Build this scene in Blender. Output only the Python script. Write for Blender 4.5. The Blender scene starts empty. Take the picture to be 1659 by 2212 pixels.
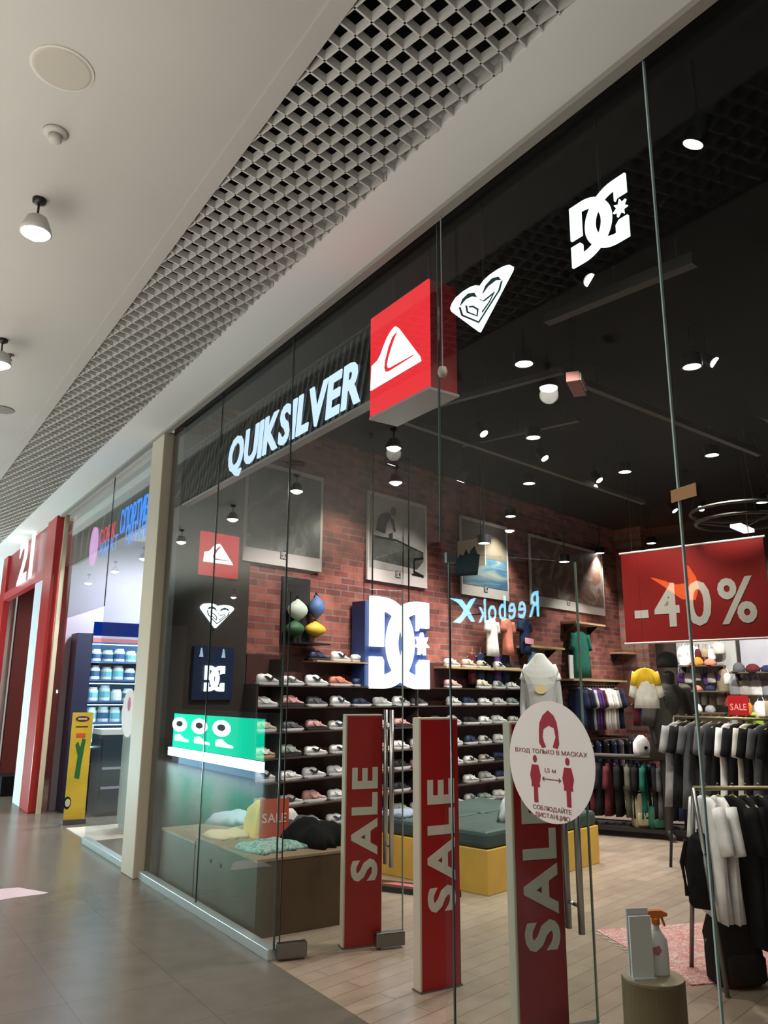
import bpy, bmesh, math, random
from mathutils import Vector, Matrix, Euler
random.seed(7)
C = bpy.context.scene.collection
R = math.radians
# ------------------------------------------------------------------ camera, world, exposure
F, CX, CY, H = 1700.0, 829.5, 1106.0, 1.6
yv = Vector((-1169, -389, -F)).normalized()
zv = Vector((39, (F*F-1169*39)/389.0, -F)).normalized()
xv = yv.cross(zv)
ROT = Matrix((xv, yv, zv))                       # rows: world axes seen in camera axes
CAM = Vector((0, 0, H))
cam = bpy.data.cameras.new('camera'); cam_o = bpy.data.objects.new('camera', cam); C.objects.link(cam_o)
cam.sensor_fit = 'VERTICAL'; cam.sensor_height = 36; cam.lens = F/2212*36; cam.clip_start = .05; cam.clip_end = 200
cam_o.matrix_world = Matrix.Translation(CAM) @ ROT.to_4x4()
bpy.context.scene.camera = cam_o
S = bpy.context.scene
S.view_settings.view_transform = 'Standard'; S.view_settings.look = 'None'
S.view_settings.gamma = 1; S.view_settings.use_curve_mapping = False
S.view_settings.exposure = 0.0
w = bpy.data.worlds.new('world'); S.world = w; w.use_nodes = True
w.node_tree.nodes['Background'].inputs[0].default_value = (1.0, .97, .90, 1)
w.node_tree.nodes['Background'].inputs[1].default_value = 0.35
S.cycles.use_denoising = True
S.cycles.max_bounces = 10; S.cycles.transparent_max_bounces = 24; S.cycles.diffuse_bounces = 4; S.cycles.glossy_bounces = 5
S.cycles.sample_clamp_indirect = 4
S.cycles.caustics_reflective = False; S.cycles.caustics_refractive = False

GX = 2.42          # the glass front stands on the plane x = GX; corridor on -x, shops on +x
CEIL = 4.17        # corridor ceiling
SC = 4.55          # shop ceiling
A = R(13)          # the shop's own axes are turned 13 degrees from the front
U = Vector((math.cos(A), math.sin(A), 0)); N = Vector((math.sin(A), -math.cos(A), 0))
W0 = Vector((2.52, 7.32, 0))
def L(s, t, z=0): return W0 + U*s + N*t + Vector((0, 0, z))     # s along the brick wall, t out into the shop
def loc2(p): q = p-W0; return q.dot(U), q.dot(N), p.z
def ray(px, py): return (ROT @ Vector((px-CX, CY-py, -F))).normalized()
def hit(px, py, n, c):
    n = Vector(n); d = ray(px, py); return CAM + d*((c-n.dot(CAM))/n.dot(d))
def on_z(px, py, z=0): return hit(px, py, (0, 0, 1), z)
def on_x(px, py, x=GX): return hit(px, py, (1, 0, 0), x)
def on_y(px, py, y): return hit(px, py, (0, 1, 0), y)
def on_wall(px, py, t=0): p = hit(px, py, N, N.dot(W0)+t); return (p-W0).dot(U), p.z
def on_back(px, py, s): p = hit(px, py, U, U.dot(W0)+s); return (p-W0).dot(N), p.z

def area(name, loc, size, power, color=(1, .95, .88), rot=(0, 0, 0), sy=None, spread=None):
    l = bpy.data.lights.new(name, 'AREA'); l.energy = power; l.color = color; l.shape = 'RECTANGLE'; l.size = size; l.size_y = sy or size
    if spread: l.spread = spread
    o = bpy.data.objects.new(name, l); C.objects.link(o); o.location = loc; o.rotation_euler = rot; return o
def lamp(name, loc, power, color=(1, .93, .82), spot=None, radius=.05, rot=(0, 0, 0), parent=None, blend=.6):
    l = bpy.data.lights.new(name, 'SPOT' if spot else 'POINT'); l.energy = power; l.color = color; l.shadow_soft_size = radius
    if spot: l.spot_size = R(spot); l.spot_blend = blend
    o = bpy.data.objects.new(name, l); C.objects.link(o); o.location = loc; o.rotation_euler = rot; o.parent = parent; return o

area('ceiling_fill', (-1.5, 8.0, 1.6), 2.4, 400, (1, .95, .87), rot=(R(180), 0, 0), sy=18, spread=R(138))     # added unseen fill light, brightens the corridor ceiling from below
# ------------------------------------------------------------------ materials
MATS = {}
def mat(name, col=(.5, .5, .5), rough=.5, metal=0, emis=None, strength=1, var=0, scale=8, bump=0, spec=.5, alpha=None):
    if name in MATS: return MATS[name]
    m = bpy.data.materials.new(name); m.use_nodes = True; nt = m.node_tree; b = nt.nodes['Principled BSDF']
    c = (*col, 1)
    b.inputs['Base Color'].default_value = c; b.inputs['Roughness'].default_value = rough; b.inputs['Metallic'].default_value = metal
    b.inputs['Specular IOR Level'].default_value = spec
    if emis: b.inputs['Emission Color'].default_value = (*emis, 1); b.inputs['Emission Strength'].default_value = strength
    if var or bump:
        tc = nt.nodes.new('ShaderNodeTexCoord'); n = nt.nodes.new('ShaderNodeTexNoise'); n.inputs['Scale'].default_value = scale; n.inputs['Detail'].default_value = 4
        nt.links.new(tc.outputs['Object'], n.inputs['Vector'])
        if var:
            r = nt.nodes.new('ShaderNodeValToRGB'); r.color_ramp.elements[0].position = .3; r.color_ramp.elements[1].position = .7
            r.color_ramp.elements[0].color = (*[max(0, x*(1-var)) for x in col], 1); r.color_ramp.elements[1].color = (*[min(1, x*(1+var)) for x in col], 1)
            nt.links.new(n.outputs['Fac'], r.inputs['Fac']); nt.links.new(r.outputs['Color'], b.inputs['Base Color'])
        if bump:
            bp = nt.nodes.new('ShaderNodeBump'); bp.inputs['Strength'].default_value = bump; bp.inputs['Distance'].default_value = .02
            nt.links.new(n.outputs['Fac'], bp.inputs['Height']); nt.links.new(bp.outputs['Normal'], b.inputs['Normal'])
    MATS[name] = m; return m
def glow(name, col=(1, 1, 1), strength=1):
    if name in MATS: return MATS[name]
    m = bpy.data.materials.new(name); m.use_nodes = True; nt = m.node_tree; nt.nodes.clear()
    e = nt.nodes.new('ShaderNodeEmission'); e.inputs[0].default_value = (*col, 1); e.inputs[1].default_value = strength
    o = nt.nodes.new('ShaderNodeOutputMaterial'); nt.links.new(e.outputs[0], o.inputs[0]); MATS[name] = m; return m
def glass(name, tint=(.965, .98, .97), f0=.007, k=.85):
    m = bpy.data.materials.new(name); m.use_nodes = True; nt = m.node_tree; nt.nodes.clear(); nn = nt.nodes.new; lk = nt.links.new
    t = nn('ShaderNodeBsdfTransparent'); t.inputs[0].default_value = (*tint, 1)
    g = nn('ShaderNodeBsdfGlossy'); g.inputs['Roughness'].default_value = 0.0; g.inputs['Color'].default_value = (1, 1, 1, 1)
    lw = nn('ShaderNodeLayerWeight'); lw.inputs['Blend'].default_value = .5
    p = nn('ShaderNodeMath'); p.operation = 'POWER'; p.inputs[1].default_value = 5; lk(lw.outputs['Facing'], p.inputs[0])
    a = nn('ShaderNodeMath'); a.operation = 'MULTIPLY_ADD'; a.inputs[1].default_value = k; a.inputs[2].default_value = f0; lk(p.outputs[0], a.inputs[0])
    mx = nn('ShaderNodeMixShader'); lk(a.outputs[0], mx.inputs[0]); lk(t.outputs[0], mx.inputs[1]); lk(g.outputs[0], mx.inputs[2])
    o = nn('ShaderNodeOutputMaterial'); lk(mx.outputs[0], o.inputs[0]); MATS[name] = m; return m
def brick(name, scale, c1, c2, mortar, rot=0, rough=.85, bw=.25, rh=.075, ms=.008, bump=.5, offset=.5, nv=.7):
    m = bpy.data.materials.new(name); m.use_nodes = True; nt = m.node_tree; b = nt.nodes['Principled BSDF']; nn = nt.nodes.new; lk = nt.links.new
    tc = nn('ShaderNodeTexCoord'); mp = nn('ShaderNodeMapping'); mp.inputs['Rotation'].default_value = (R(rot) if isinstance(rot, (int, float)) else rot[0], 0 if isinstance(rot, (int, float)) else rot[1], 0 if isinstance(rot, (int, float)) else rot[2])
    lk(tc.outputs['Object'], mp.inputs[0]); br = nn('ShaderNodeTexBrick'); lk(mp.outputs[0], br.inputs['Vector'])
    br.inputs['Scale'].default_value = scale; br.inputs['Color1'].default_value = (*c1, 1); br.inputs['Color2'].default_value = (*c2, 1); br.inputs['Mortar'].default_value = (*mortar, 1)
    br.inputs['Brick Width'].default_value = bw; br.inputs['Row Height'].default_value = rh; br.inputs['Mortar Size'].default_value = ms; br.offset = offset
    ns = nn('ShaderNodeTexNoise'); ns.inputs['Scale'].default_value = 6; ns.inputs['Detail'].default_value = 5; lk(tc.outputs['Object'], ns.inputs['Vector'])
    mx = nn('ShaderNodeMix'); mx.data_type = 'RGBA'; mx.blend_type = 'MULTIPLY'; mx.inputs[0].default_value = nv
    rp = nn('ShaderNodeValToRGB'); rp.color_ramp.elements[0].color = (.45, .45, .45, 1); rp.color_ramp.elements[1].color = (1.3, 1.3, 1.3, 1); rp.color_ramp.elements[0].position = .3; rp.color_ramp.elements[1].position = .7
    lk(ns.outputs['Fac'], rp.inputs[0]); lk(br.outputs['Color'], mx.inputs[6]); lk(rp.outputs[0], mx.inputs[7]); lk(mx.outputs[2], b.inputs['Base Color'])
    bp = nn('ShaderNodeBump'); bp.invert = True; bp.inputs['Strength'].default_value = bump; bp.inputs['Distance'].default_value = .01; lk(br.outputs['Fac'], bp.inputs['Height']); lk(bp.outputs[0], b.inputs['Normal'])
    b.inputs['Roughness'].default_value = rough; MATS[name] = m; return m
def print_mat(name, stops, scale=3, distort=1.5, stretch=(1, 1, 1), emis=0):
    """a printed picture: noise through a ramp of the print's inks"""
    m = bpy.data.materials.new(name); m.use_nodes = True; nt = m.node_tree; b = nt.nodes['Principled BSDF']; nn = nt.nodes.new; lk = nt.links.new
    tc = nn('ShaderNodeTexCoord'); mp = nn('ShaderNodeMapping'); mp.inputs['Scale'].default_value = stretch; lk(tc.outputs['Object'], mp.inputs[0])
    n = nn('ShaderNodeTexNoise'); n.inputs['Scale'].default_value = scale; n.inputs['Detail'].default_value = 6; n.inputs['Distortion'].default_value = distort; lk(mp.outputs[0], n.inputs['Vector'])
    r = nn('ShaderNodeValToRGB'); e = r.color_ramp.elements
    while len(e) > 1: e.remove(e[-1])
    e[0].position, e[0].color = stops[0][0], (*stops[0][1], 1)
    for p, c in stops[1:]: x = e.new(p); x.color = (*c, 1)
    lk(n.outputs['Fac'], r.inputs[0]); lk(r.outputs[0], b.inputs['Base Color']); b.inputs['Roughness'].default_value = .6
    MATS[name] = m; return m
WHITE = mat('white_paint', (.80, .78, .73), .7)
CEILM = mat('plasterboard', (.44, .42, .385), .8, var=.03, scale=1.5)
BLACKCEIL = mat('black_ceiling_paint', (.006, .006, .006), .9, spec=.1)
DARKM = mat('dark_metal', (.03, .03, .032), .4, .7)
STEEL = mat('brushed_steel', (.5, .5, .5), .3, 1)
STEELD = mat('aged_steel', (.22, .22, .21), .35, 1)
GLASS = glass('pane_glass')
GLASSD = glass('door_glass', (.95, .975, .96), .008)
EDGE = mat('glass_edge', (.05, .09, .08), .15)
BRICK = brick('red_brick', 1, (.34, .095, .070), (.13, .036, .030), (.20, .13, .115), rot=(R(90), 0, 0), bw=.24, rh=.075, ms=.008)
WOODF = brick('oak_planks', 1, (.36, .285, .225), (.31, .24, .185), (.16, .12, .09), rot=0, rough=.33, bw=1.2, rh=.13, ms=.003, bump=.1, nv=.3)
TILE = brick('corridor_tiles', 1, (.150, .135, .112), (.142, .128, .107), (.105, .095, .08), rot=0, rough=.24, bw=.6, rh=.6, ms=.003, bump=.03, offset=0, nv=.18)
WOODC = mat('box_oak', (.075, .044, .018), .5, var=.2, scale=3)
YELW = mat('yellow_ply', (.62, .37, .06), .45, var=.12, scale=4)
GREENC = mat('green_cushion', (.030, .055, .050), .6, var=.2, scale=5)
RED = mat('signal_red', (.36, .007, .010), .4)
REDP = mat('portal_red', (.42, .02, .02), .3)
CREAM = mat('cream_board', (.56, .50, .40), .5)
LETW = mat('cream_lettering', (.66, .62, .55), .5)
BLK = mat('black_cloth', (.010, .010, .011), .9, spec=.1, var=.3, scale=20)
BLKG = mat('black_gloss', (.01, .012, .012), .25)
SLAT = mat('black_slats', (.012, .014, .013), .35)
SIGNW = glow('sign_white', (.86, .95, 1.0), 1.8)
SIGNL = glow('letter_light', (.62, .82, 1.0), 1.25)
SIGNR = glow('lightbox_red', (.92, .035, .045), 1.0)
LAMPW = glow('lamp_face', (1, .97, .9), 90)
LAMPS = glow('shop_lamp_face', (1, .98, .93), 14)
ORANGE = mat('orange_plastic', (.75, .18, .02), .4)

# ------------------------------------------------------------------ mesh builder (local frame: x right, y away from the viewer, z up)
class MB:
    def __init__(s, M=None): s.v = []; s.f = []; s.M = M or Matrix.Identity(4)
    def add(s, vs, fs, M=None):
        T = s.M @ M if M is not None else s.M
        k = len(s.v); s.v += [T @ Vector(v) for v in vs]; s.f += [tuple(i+k for i in f) for f in fs]; return s
    def box(s, x0, x1, y0, y1, z0, z1, M=None):
        vs = [(x, y, z) for x in (x0, x1) for y in (y0, y1) for z in (z0, z1)]
        return s.add(vs, [(0, 1, 3, 2), (4, 6, 7, 5), (0, 4, 5, 1), (2, 3, 7, 6), (0, 2, 6, 4), (1, 5, 7, 3)], M)
    def poly(s, pts, y0, y1, M=None):
        n = len(pts); ar = sum(pts[i][0]*pts[(i+1) % n][1]-pts[(i+1) % n][0]*pts[i][1] for i in range(n))
        if ar < 0: pts = pts[::-1]
        vs = [(x, y0, z) for x, z in pts] + [(x, y1, z) for x, z in pts]
        fs = [tuple(range(n)), tuple(range(2*n-1, n-1, -1))] + [(i, i+n, (i+1) % n+n, (i+1) % n) for i in range(n)]
        return s.add(vs, fs, M)
    def band(s, outer, inner, y0, y1, M=None):
        """ribbon between two outlines of equal length"""
        for i in range(len(outer)-1): s.poly([outer[i], outer[i+1], inner[i+1], inner[i]], y0, y1, M)
        return s
    def tube(s, pts, r, n=8, closed=False):
        pts = [Vector(p) for p in pts]; rings = []
        for i, p in enumerate(pts):
            a = pts[max(i-1, 0)]; b = pts[min(i+1, len(pts)-1)]; d = (b-a).normalized()
            q = d.to_track_quat('Z', 'Y'); rr = r[i] if isinstance(r, (list, tuple)) else r
            rings.append([p+q @ Vector((math.cos(2*math.pi*k/n)*rr, math.sin(2*math.pi*k/n)*rr, 0)) for k in range(n)])
        return s.loft(rings)
    def loft(s, rings, cap=True, M=None):
        n = len(rings[0]); vs = [v for r in rings for v in r]; fs = []
        for i in range(len(rings)-1):
            for k in range(n): fs.append((i*n+k, i*n+(k+1) % n, (i+1)*n+(k+1) % n, (i+1)*n+k))
        if cap: fs += [tuple(range(n-1, -1, -1)), tuple((len(rings)-1)*n+k for k in range(n))]
        return s.add(vs, fs, M)
    def lathe(s, prof, n=20, c=(0, 0, 0)):
        return s.loft([[(c[0]+r*math.cos(2*math.pi*k/n), c[1]+r*math.sin(2*math.pi*k/n), c[2]+z) for k in range(n)] for r, z in prof])
    def mesh(s, name):
        me = bpy.data.meshes.new(name); me.from_pydata([tuple(v) for v in s.v], [], s.f); me.validate()
        bm = bmesh.new(); bm.from_mesh(me); bmesh.ops.recalc_face_normals(bm, faces=bm.faces); bm.to_mesh(me); bm.free(); return me
    def build(s, name, m, parent=None, smooth=False, bevel=0, sub=0):
        me = s.mesh(name); o = bpy.data.objects.new(name, me); C.objects.link(o); me.materials.append(m); o.parent = parent
        if smooth:
            for p in me.polygons: p.use_smooth = True
        if bevel: b = o.modifiers.new('bevel', 'BEVEL'); b.width = bevel; b.segments = 2; b.limit_method = 'ANGLE'
        if sub: b = o.modifiers.new('sub', 'SUBSURF'); b.levels = sub; b.render_levels = sub
        return o
def tag(o, label, cat, group=None, kind=None):
    if label: o['label'] = label
    if cat: o['category'] = cat
    if group: o['group'] = group
    if kind: o['kind'] = kind
    return o
def thing(name, label, cat, loc=(0, 0, 0), rz=0, group=None):
    o = bpy.data.objects.new(name, None); C.objects.link(o); o.empty_display_size = .1; o.location = loc; o.rotation_euler = (0, 0, rz)
    return tag(o, label, cat, group)
def struct(name, mb, m, **k): return tag(mb.build(name, m, **k), None, None, kind='structure')
def dup(root, loc, rz=None, label=None, group=None, mats=None, scale=None):
    r = root.copy(); C.objects.link(r); r.location = loc
    if rz is not None: r.rotation_euler = (0, 0, rz)
    if scale: r.scale = scale
    if label: r['label'] = label
    if group: r['group'] = group
    def kids(a, b):
        for ch in list(a.children):
            c = ch.copy(); C.objects.link(c); c.parent = b
            nm = ch.name.split('.')[0]
            if mats and nm in mats: c.material_slots[0].link = 'OBJECT'; c.material_slots[0].material = mats[nm]
            kids(ch, c)
    if mats and 'self' in mats and root.data: r.material_slots[0].link = 'OBJECT'; r.material_slots[0].material = mats['self']
    kids(root, r)
    return r
FRONT = R(-90)     # things facing the corridor: local x runs towards -y
WALLR = A          # things facing out of the brick wall

# ------------------------------------------------------------------ lettering
_gl = {}
def glyph(ch, bold=.02):
    k = (ch, bold)
    if k in _gl: return _gl[k]
    cu = bpy.data.curves.new('g', 'FONT'); cu.body = ch; cu.size = 1; cu.offset = bold; cu.resolution_u = 3
    o = bpy.data.objects.new('g', cu); C.objects.link(o)
    me = bpy.data.meshes.new_from_object(o.evaluated_get(bpy.context.evaluated_depsgraph_get()))
    vs = [(v.co.x, v.co.y) for v in me.vertices]; fs = [tuple(p.vertices) for p in me.polygons]
    edges = {}
    for p in me.polygons:
        vv = list(p.vertices)
        for i in range(len(vv)):
            e = (vv[i], vv[(i+1) % len(vv)]); edges[e] = edges.get(e, 0)+1
    be = [e for e in edges if (e[1], e[0]) not in edges]
    bpy.data.objects.remove(o); bpy.data.curves.remove(cu); bpy.data.meshes.remove(me)
    x0 = min([v[0] for v in vs] or [0]); x1 = max([v[0] for v in vs] or [.3])
    _gl[k] = (vs, fs, be, x0, x1); return _gl[k]
KERN = {'LV': -.13, 'KS': -.05, 'UI': -.01, 'VE': -.05, 'SA': -.03, 'LE': -.02, 'AL': -.03}
def word(text, h, W=None, bold=.02, y0=0, y1=.01, gap=.09, slant=0, X=None, each=False):
    """letters of cap height h centred on the origin; a list of builders, one per letter, or one builder"""
    k0 = h/.73; x = 0; items = []; prev = ''
    for ch in text:
        x += KERN.get(prev+ch, 0); prev = ch
        if ch == ' ': x += .32; continue
        vs, fs, be, a, b = glyph(ch, bold); items.append((vs, fs, be, x-a)); x += (b-a)+gap
    x -= gap; kx = W/x if W else k0; out = []
    for vs, fs, be, dx in items:
        m = MB(X); n = len(vs)
        P = [((vx+dx-x/2)*kx+slant*vz*k0, vz*k0-h/2) for vx, vz in vs]
        V = [(p[0], y0, p[1]) for p in P]+[(p[0], y1, p[1]) for p in P]
        m.add(V, [f for f in fs]+[tuple(i+n for i in f[::-1]) for f in fs]+[(a, b, b+n, a+n) for a, b in be]); out.append(m)
    if each: return out
    m = MB(); 
    for o in out:
        k = len(m.v); m.v += o.v; m.f += [tuple(i+k for i in f) for f in o.f]
    return m
def T(x=0, y=0, z=0, rz=0, ry=0, rx=0, s=1): return Matrix.Translation((x, y, z)) @ Euler((rx, ry, rz)).to_matrix().to_4x4() @ Matrix.Scale(s, 4)
def ell(cx, cz, rx, rz, a0=0, a1=360, n=28): return [(cx+rx*math.cos(R(a0+(a1-a0)*i/n)), cz+rz*math.sin(R(a0+(a1-a0)*i/n))) for i in range(n+1)]
def disc(cx, cz, r, n=36, rz=None): return ell(cx, cz, r, rz or r, 0, 360-360/n, n-1)

# ------------------------------------------------------------------ emblems, drawn in a unit square (0..1)
def dc_polys():
    P = [[(0, .45), (.20, .45), (.20, 1), (0, 1)], [(0, 0), (.20, 0), (.20, .30), (.17, .34), (0, .34)]]
    B = []
    o = ell(.20, .5, .53, .5, 90, -90); i = ell(.20, .5, .36, .35, 90, -90); B.append((o, i))
    o = ell(.80, .5, .53, .5, 90, 270); i = ell(.80, .5, .36, .35, 90, 270); B.append((o, i))
    P += [[(.80, .66), (.83, .70), (1, .70), (1, 1), (.80, 1)], [(.80, 0), (1, 0), (1, .33), (.86, .33), (.80, .27)]]
    st = []
    for k in range(14): a = R(90+k*360/14); r = .13 if k % 2 == 0 else .062; st.append((.885+r*math.cos(a)*.95, .51+r*math.sin(a)*1.05))
    return P, B, st
def dc_logo(parent, x0, z0, w_, h_, y0, y1, m, star=True):
    P, B, st = dc_polys(); f = lambda pts: [(x0+p[0]*w_, z0+p[1]*h_) for p in pts]
    mb = MB()
    for p in P: mb.poly(f(p), y0, y1)
    for o, i in B: mb.band(f(o), f(i), y0, y1)
    mb.build('letters', m, parent)
    if star: MB().poly(f(st), y0, y1).build('star', m, parent)
WAVE = [(.0, .26), (.90, .27), (.88, .32), (.84, .36), (.52, .71), (.46, .75), (.41, .74), (.36, .72), (.30, .68), (.24, .62), (.19, .56), (.13, .52), (.02, .50)]
CREST = [(.50, .68), (.42, .655), (.35, .58), (.29, .47), (.275, .40), (.30, .355), (.36, .345), (.78, .355), (.78, .362), (.37, .37), (.33, .385), (.315, .42), (.34, .48), (.40, .57), (.45, .63)]
def qs_logo(parent, x0, z0, w_, h_, y0, y1, m, mr):
    f = lambda pts: [(x0+p[0]*w_, z0+p[1]*h_) for p in pts]
    MB().poly(f(WAVE), y0, y1).build('wave_emblem', m, parent); MB().poly(f(CREST), y0-.004, y0).build('crest_line', mr, parent)
ROX = [(.47, 0), (.99, .80), (1, .86), (.96, .92), (.88, .96), (.78, .975), (.66, .97), (.57, .94), (.50, .88), (.44, .94), (.35, .975), (.22, .98), (.10, .95), (.03, .88), (0, .80), (.02, .72)]
def rox_logo(parent, x0, z0, w_, h_, y0, y1, m, md):
    f = lambda pts: [(x0+p[0]*w_, z0+p[1]*h_) for p in pts]
    MB().poly(f(ROX), y0, y1).build('heart_emblem', m, parent)
    d = MB(); yy0, yy1 = y0-.004, y0
    d.poly(f([(.18, .72), (.22, .82), (.32, .86), (.42, .80), (.46, .68), (.38, .76), (.28, .78)]), yy0, yy1)
    d.poly(f([(.55, .68), (.60, .80), (.70, .86), (.80, .82), (.84, .72), (.76, .78), (.64, .76)]), yy0, yy1)
    o = [(.16, .70), (.20, .50), (.48, .16), (.82, .55), (.86, .70)]; i = [(.185, .69), (.225, .51), (.48, .195), (.795, .555), (.835, .69)]
    d.band(f(o), f(i), yy0, yy1)
    o = [(.27, .66), (.29, .50), (.46, .30), (.48, .44), (.40, .56), (.33, .60)]; i = [(.295, .64), (.31, .51), (.45, .335), (.46, .43), (.385, .54), (.33, .575)]
    d.band(f(o), f(i), yy0, yy1)
    o = [(.50, .62), (.56, .54), (.74, .58), (.66, .44), (.54, .32)]; i = [(.51, .59), (.57, .515), (.71, .55), (.645, .45), (.535, .345)]
    d.band(f(o), f(i), yy0, yy1)
    d.build('dark_lines', md, parent)

def place(o, loc, rz=0): o.location = loc; o.rotation_euler = (0, 0, rz); return o
def poly_slab(pts, z0, z1):
    m = MB(); n = len(pts); m.add([(x, y, z0) for x, y in pts]+[(x, y, z1) for x, y in pts], [tuple(range(n)), tuple(range(n, 2*n))]+[(i, (i+1) % n, (i+1) % n+n, i+n) for i in range(n)]); return m
# ------------------------------------------------------------------ the setting
FX = 2.40
struct('floor', poly_slab([(-6, -7), (FX, -7), (FX, 30), (-6, 30)], -.1, 0), TILE)
cor = [(FX, -5.2), (14.5, -5.2), (14.5, 10.08), (FX, 7.29)]
lc = [loc2(Vector((x, y, 0))) for x, y in cor]
place(struct('floor', poly_slab([(s, -t) for s, t, _ in lc], -.1, 0), WOODF), W0, A)
struct('floor', poly_slab([(FX, 7.29), (14.5, 10.08), (14.5, 20), (FX, 20)], -.1, 0), TILE)
struct('ceiling', poly_slab([(-6, -7), (1.28, -7), (1.28, 30), (-6, 30)], CEIL, CEIL+.15), CEILM)
struct('ceiling', poly_slab([(1.97, -7), (2.40, -7), (2.40, 30), (1.97, 30)], CEIL, CEIL+.15), mat('soffit_white', (.86, .845, .81), .7))
struct('trim_1', MB().box(1.19, 1.275, -7, 30, CEIL-.012, CEIL+.001), CEILM)
struct('trim_2', MB().box(2.33, 2.385, -7, 12.1, CEIL-.03, CEIL), mat('edge_trim', (.32, .30, .26), .5))
m = MB(); m.box(1.2, 2.05, -7, 30, 5.0, 5.05); m.box(1.2, 1.27, -7, 30, CEIL+.16, 5.0); m.box(1.98, 2.05, -7, 30, CEIL+.16, 5.0)
struct('ceiling', m, mat('plenum_black', (.004, .004, .004), .9))
# open-cell grille, turned with the shop's axes
def clip(p, d, x0, x1, y0, y1):
    t0, t1 = -1e9, 1e9
    for a, b, lo, hi in ((p[0], d[0], x0, x1), (p[1], d[1], y0, y1)):
        if abs(b) < 1e-9: continue
        u0, u1 = sorted(((lo-a)/b, (hi-a)/b)); t0 = max(t0, u0); t1 = min(t1, u1)
    return (t0, t1) if t1 > t0+.004 else None
gm = MB(); P_ = .0922; ga = R(12.2); d1 = (math.cos(ga), math.sin(ga)); d2 = (-math.sin(ga), math.cos(ga))
o0 = (1.471, 2.191); X0, X1, Y0, Y1 = 1.28, 1.97, -1.0, 17.0
for d, e, rng in ((d1, d2, range(-60, 190)), (d2, d1, range(-20, 55))):
    for k in rng:
        p = (o0[0]+e[0]*P_*k, o0[1]+e[1]*P_*k); c = clip(p, d, X0, X1, Y0, Y1)
        if not c: continue
        a = Vector((p[0]+d[0]*c[0], p[1]+d[1]*c[0], 0)); b = Vector((p[0]+d[0]*c[1], p[1]+d[1]*c[1], 0)); h = Vector((e[0], e[1], 0))*.0045
        gm.add([a-h+Vector((0, 0, z)) for z in (CEIL, CEIL+.045)]+[a+h+Vector((0, 0, z)) for z in (CEIL, CEIL+.045)]+[b-h+Vector((0, 0, z)) for z in (CEIL, CEIL+.045)]+[b+h+Vector((0, 0, z)) for z in (CEIL, CEIL+.045)],
               [(0, 1, 5, 4), (2, 6, 7, 3), (0, 4, 6, 2), (1, 3, 7, 5)])
tag(gm.build('ceiling_grille', mat('grille_grey', (.60, .59, .55), .5)), 'pale grey open-cell diamond grille set in a long slot of the corridor ceiling', 'ceiling grille')
# shop shell
WALLD = mat('dark_wall', (.03, .022, .02), .8)
place(struct('wall_left', MB().box(-.02, 9.5, 0, .2, 0, SC), BRICK), W0, A)
BKP = L(9.3, 0)
place(struct('wall_back', MB().box(-.2, 13, 0, .2, 0, SC), mat('back_wall_paint', (.05, .035, .03), .8)), BKP, A-R(90))
struct('wall_right', MB().box(2.5, 14.6, -5.4, -5.2, 0, SC), WALLD)
struct('ceiling', poly_slab([(2.42, -5.3), (14.6, -5.3), (14.6, 10.2), (2.42, 7.35)], SC, SC+.1), BLACKCEIL)
struct('wall_front', MB().box(2.42, 2.6, -5.3, 7.3, CEIL+.02, SC), BLACKCEIL)
# white soffit return and far corridor walls
struct('wall_far', MB().box(2.3, 2.6, 16.9, 30, 0, CEIL), WHITE)
struct('wall_end', MB().box(-6, 2.5, 30, 30.2, 0, CEIL), WHITE)
# neighbour unit shell
NY = 12.2
struct('wall_back', MB().box(2.62, 9, NY+.15, NY+.3, 0, CEIL), mat('lilac_wall', (.34, .32, .40), .7))
struct('wall_right', MB().box(8.9, 9.05, 8.9, NY+.15, 0, CEIL), WHITE)
struct('ceiling', poly_slab([(2.5, 7.6), (9, 9.0), (9, NY+.3), (2.5, NY+.3)], 3.95, 4.05), mat('neighbour_ceiling', (.62, .62, .61), .7))
# the wall across the corridor
struct('wall_opposite', MB().box(-6.2, -6, 3.2, 30, 0, CEIL), mat('opposite_dark', (.05, .048, .045), .5))

# ------------------------------------------------------------------ glass front
wn = 0
def pane(y0, y1, z0, z1, x=GX):
    global wn; wn += 1
    o = struct('window_%d' % wn, MB().box(x-.003, x+.003, y0+.003, y1-.003, z0, z1), GLASS)
    MB().box(x-.006, x+.006, y0-.003, y0+.003, z0, z1).build('glass_edge', mat('edge_highlight', (.45, .62, .60), .25) if y0 == 1.70 else EDGE, o)  # paler edge paints the highlight on one seam
    return o
for y0, y1 in ((6.15, 7.45), (4.82, 6.15)): pane(y0, y1, .06, CEIL)
pane(3.10, 4.82, 2.36, CEIL)
for y0, y1 in ((1.70, 3.10), (.25, 1.694), (-1.2, .25), (-2.6, -1.2)): pane(y0, y1, .06, CEIL)
for y0, y1 in ((9.52, 7.86),): pane(y1, y0, .06, CEIL)
pane(9.52, 12.1, 2.6, CEIL)
CH = mat('satin_channel', (.60, .68, .72), .28, .6)  # light blue tint paints in the kiosk's reflection
struct('trim_3', MB().box(2.385, 2.455, 4.83, 7.45, 0, .065), CH, bevel=.004)
struct('trim_4', MB().box(2.385, 2.455, -2.6, 3.08, 0, .03), CH, bevel=.004)
struct('trim_5', MB().box(2.385, 2.455, 7.86, 9.5, 0, .065), CH, bevel=.004)
m = MB(); m.box(2.34, 2.52, 7.47, 7.84, 0, CEIL)
struct('trim_6', m, mat('post_beige', (.60, .55, .42), .5), bevel=.008)
m = MB(); m.box(2.395, 2.45, 12.02, 12.1, 0, CEIL); struct('trim_7', m, mat('post_gold', (.45, .38, .26), .4))
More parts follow.
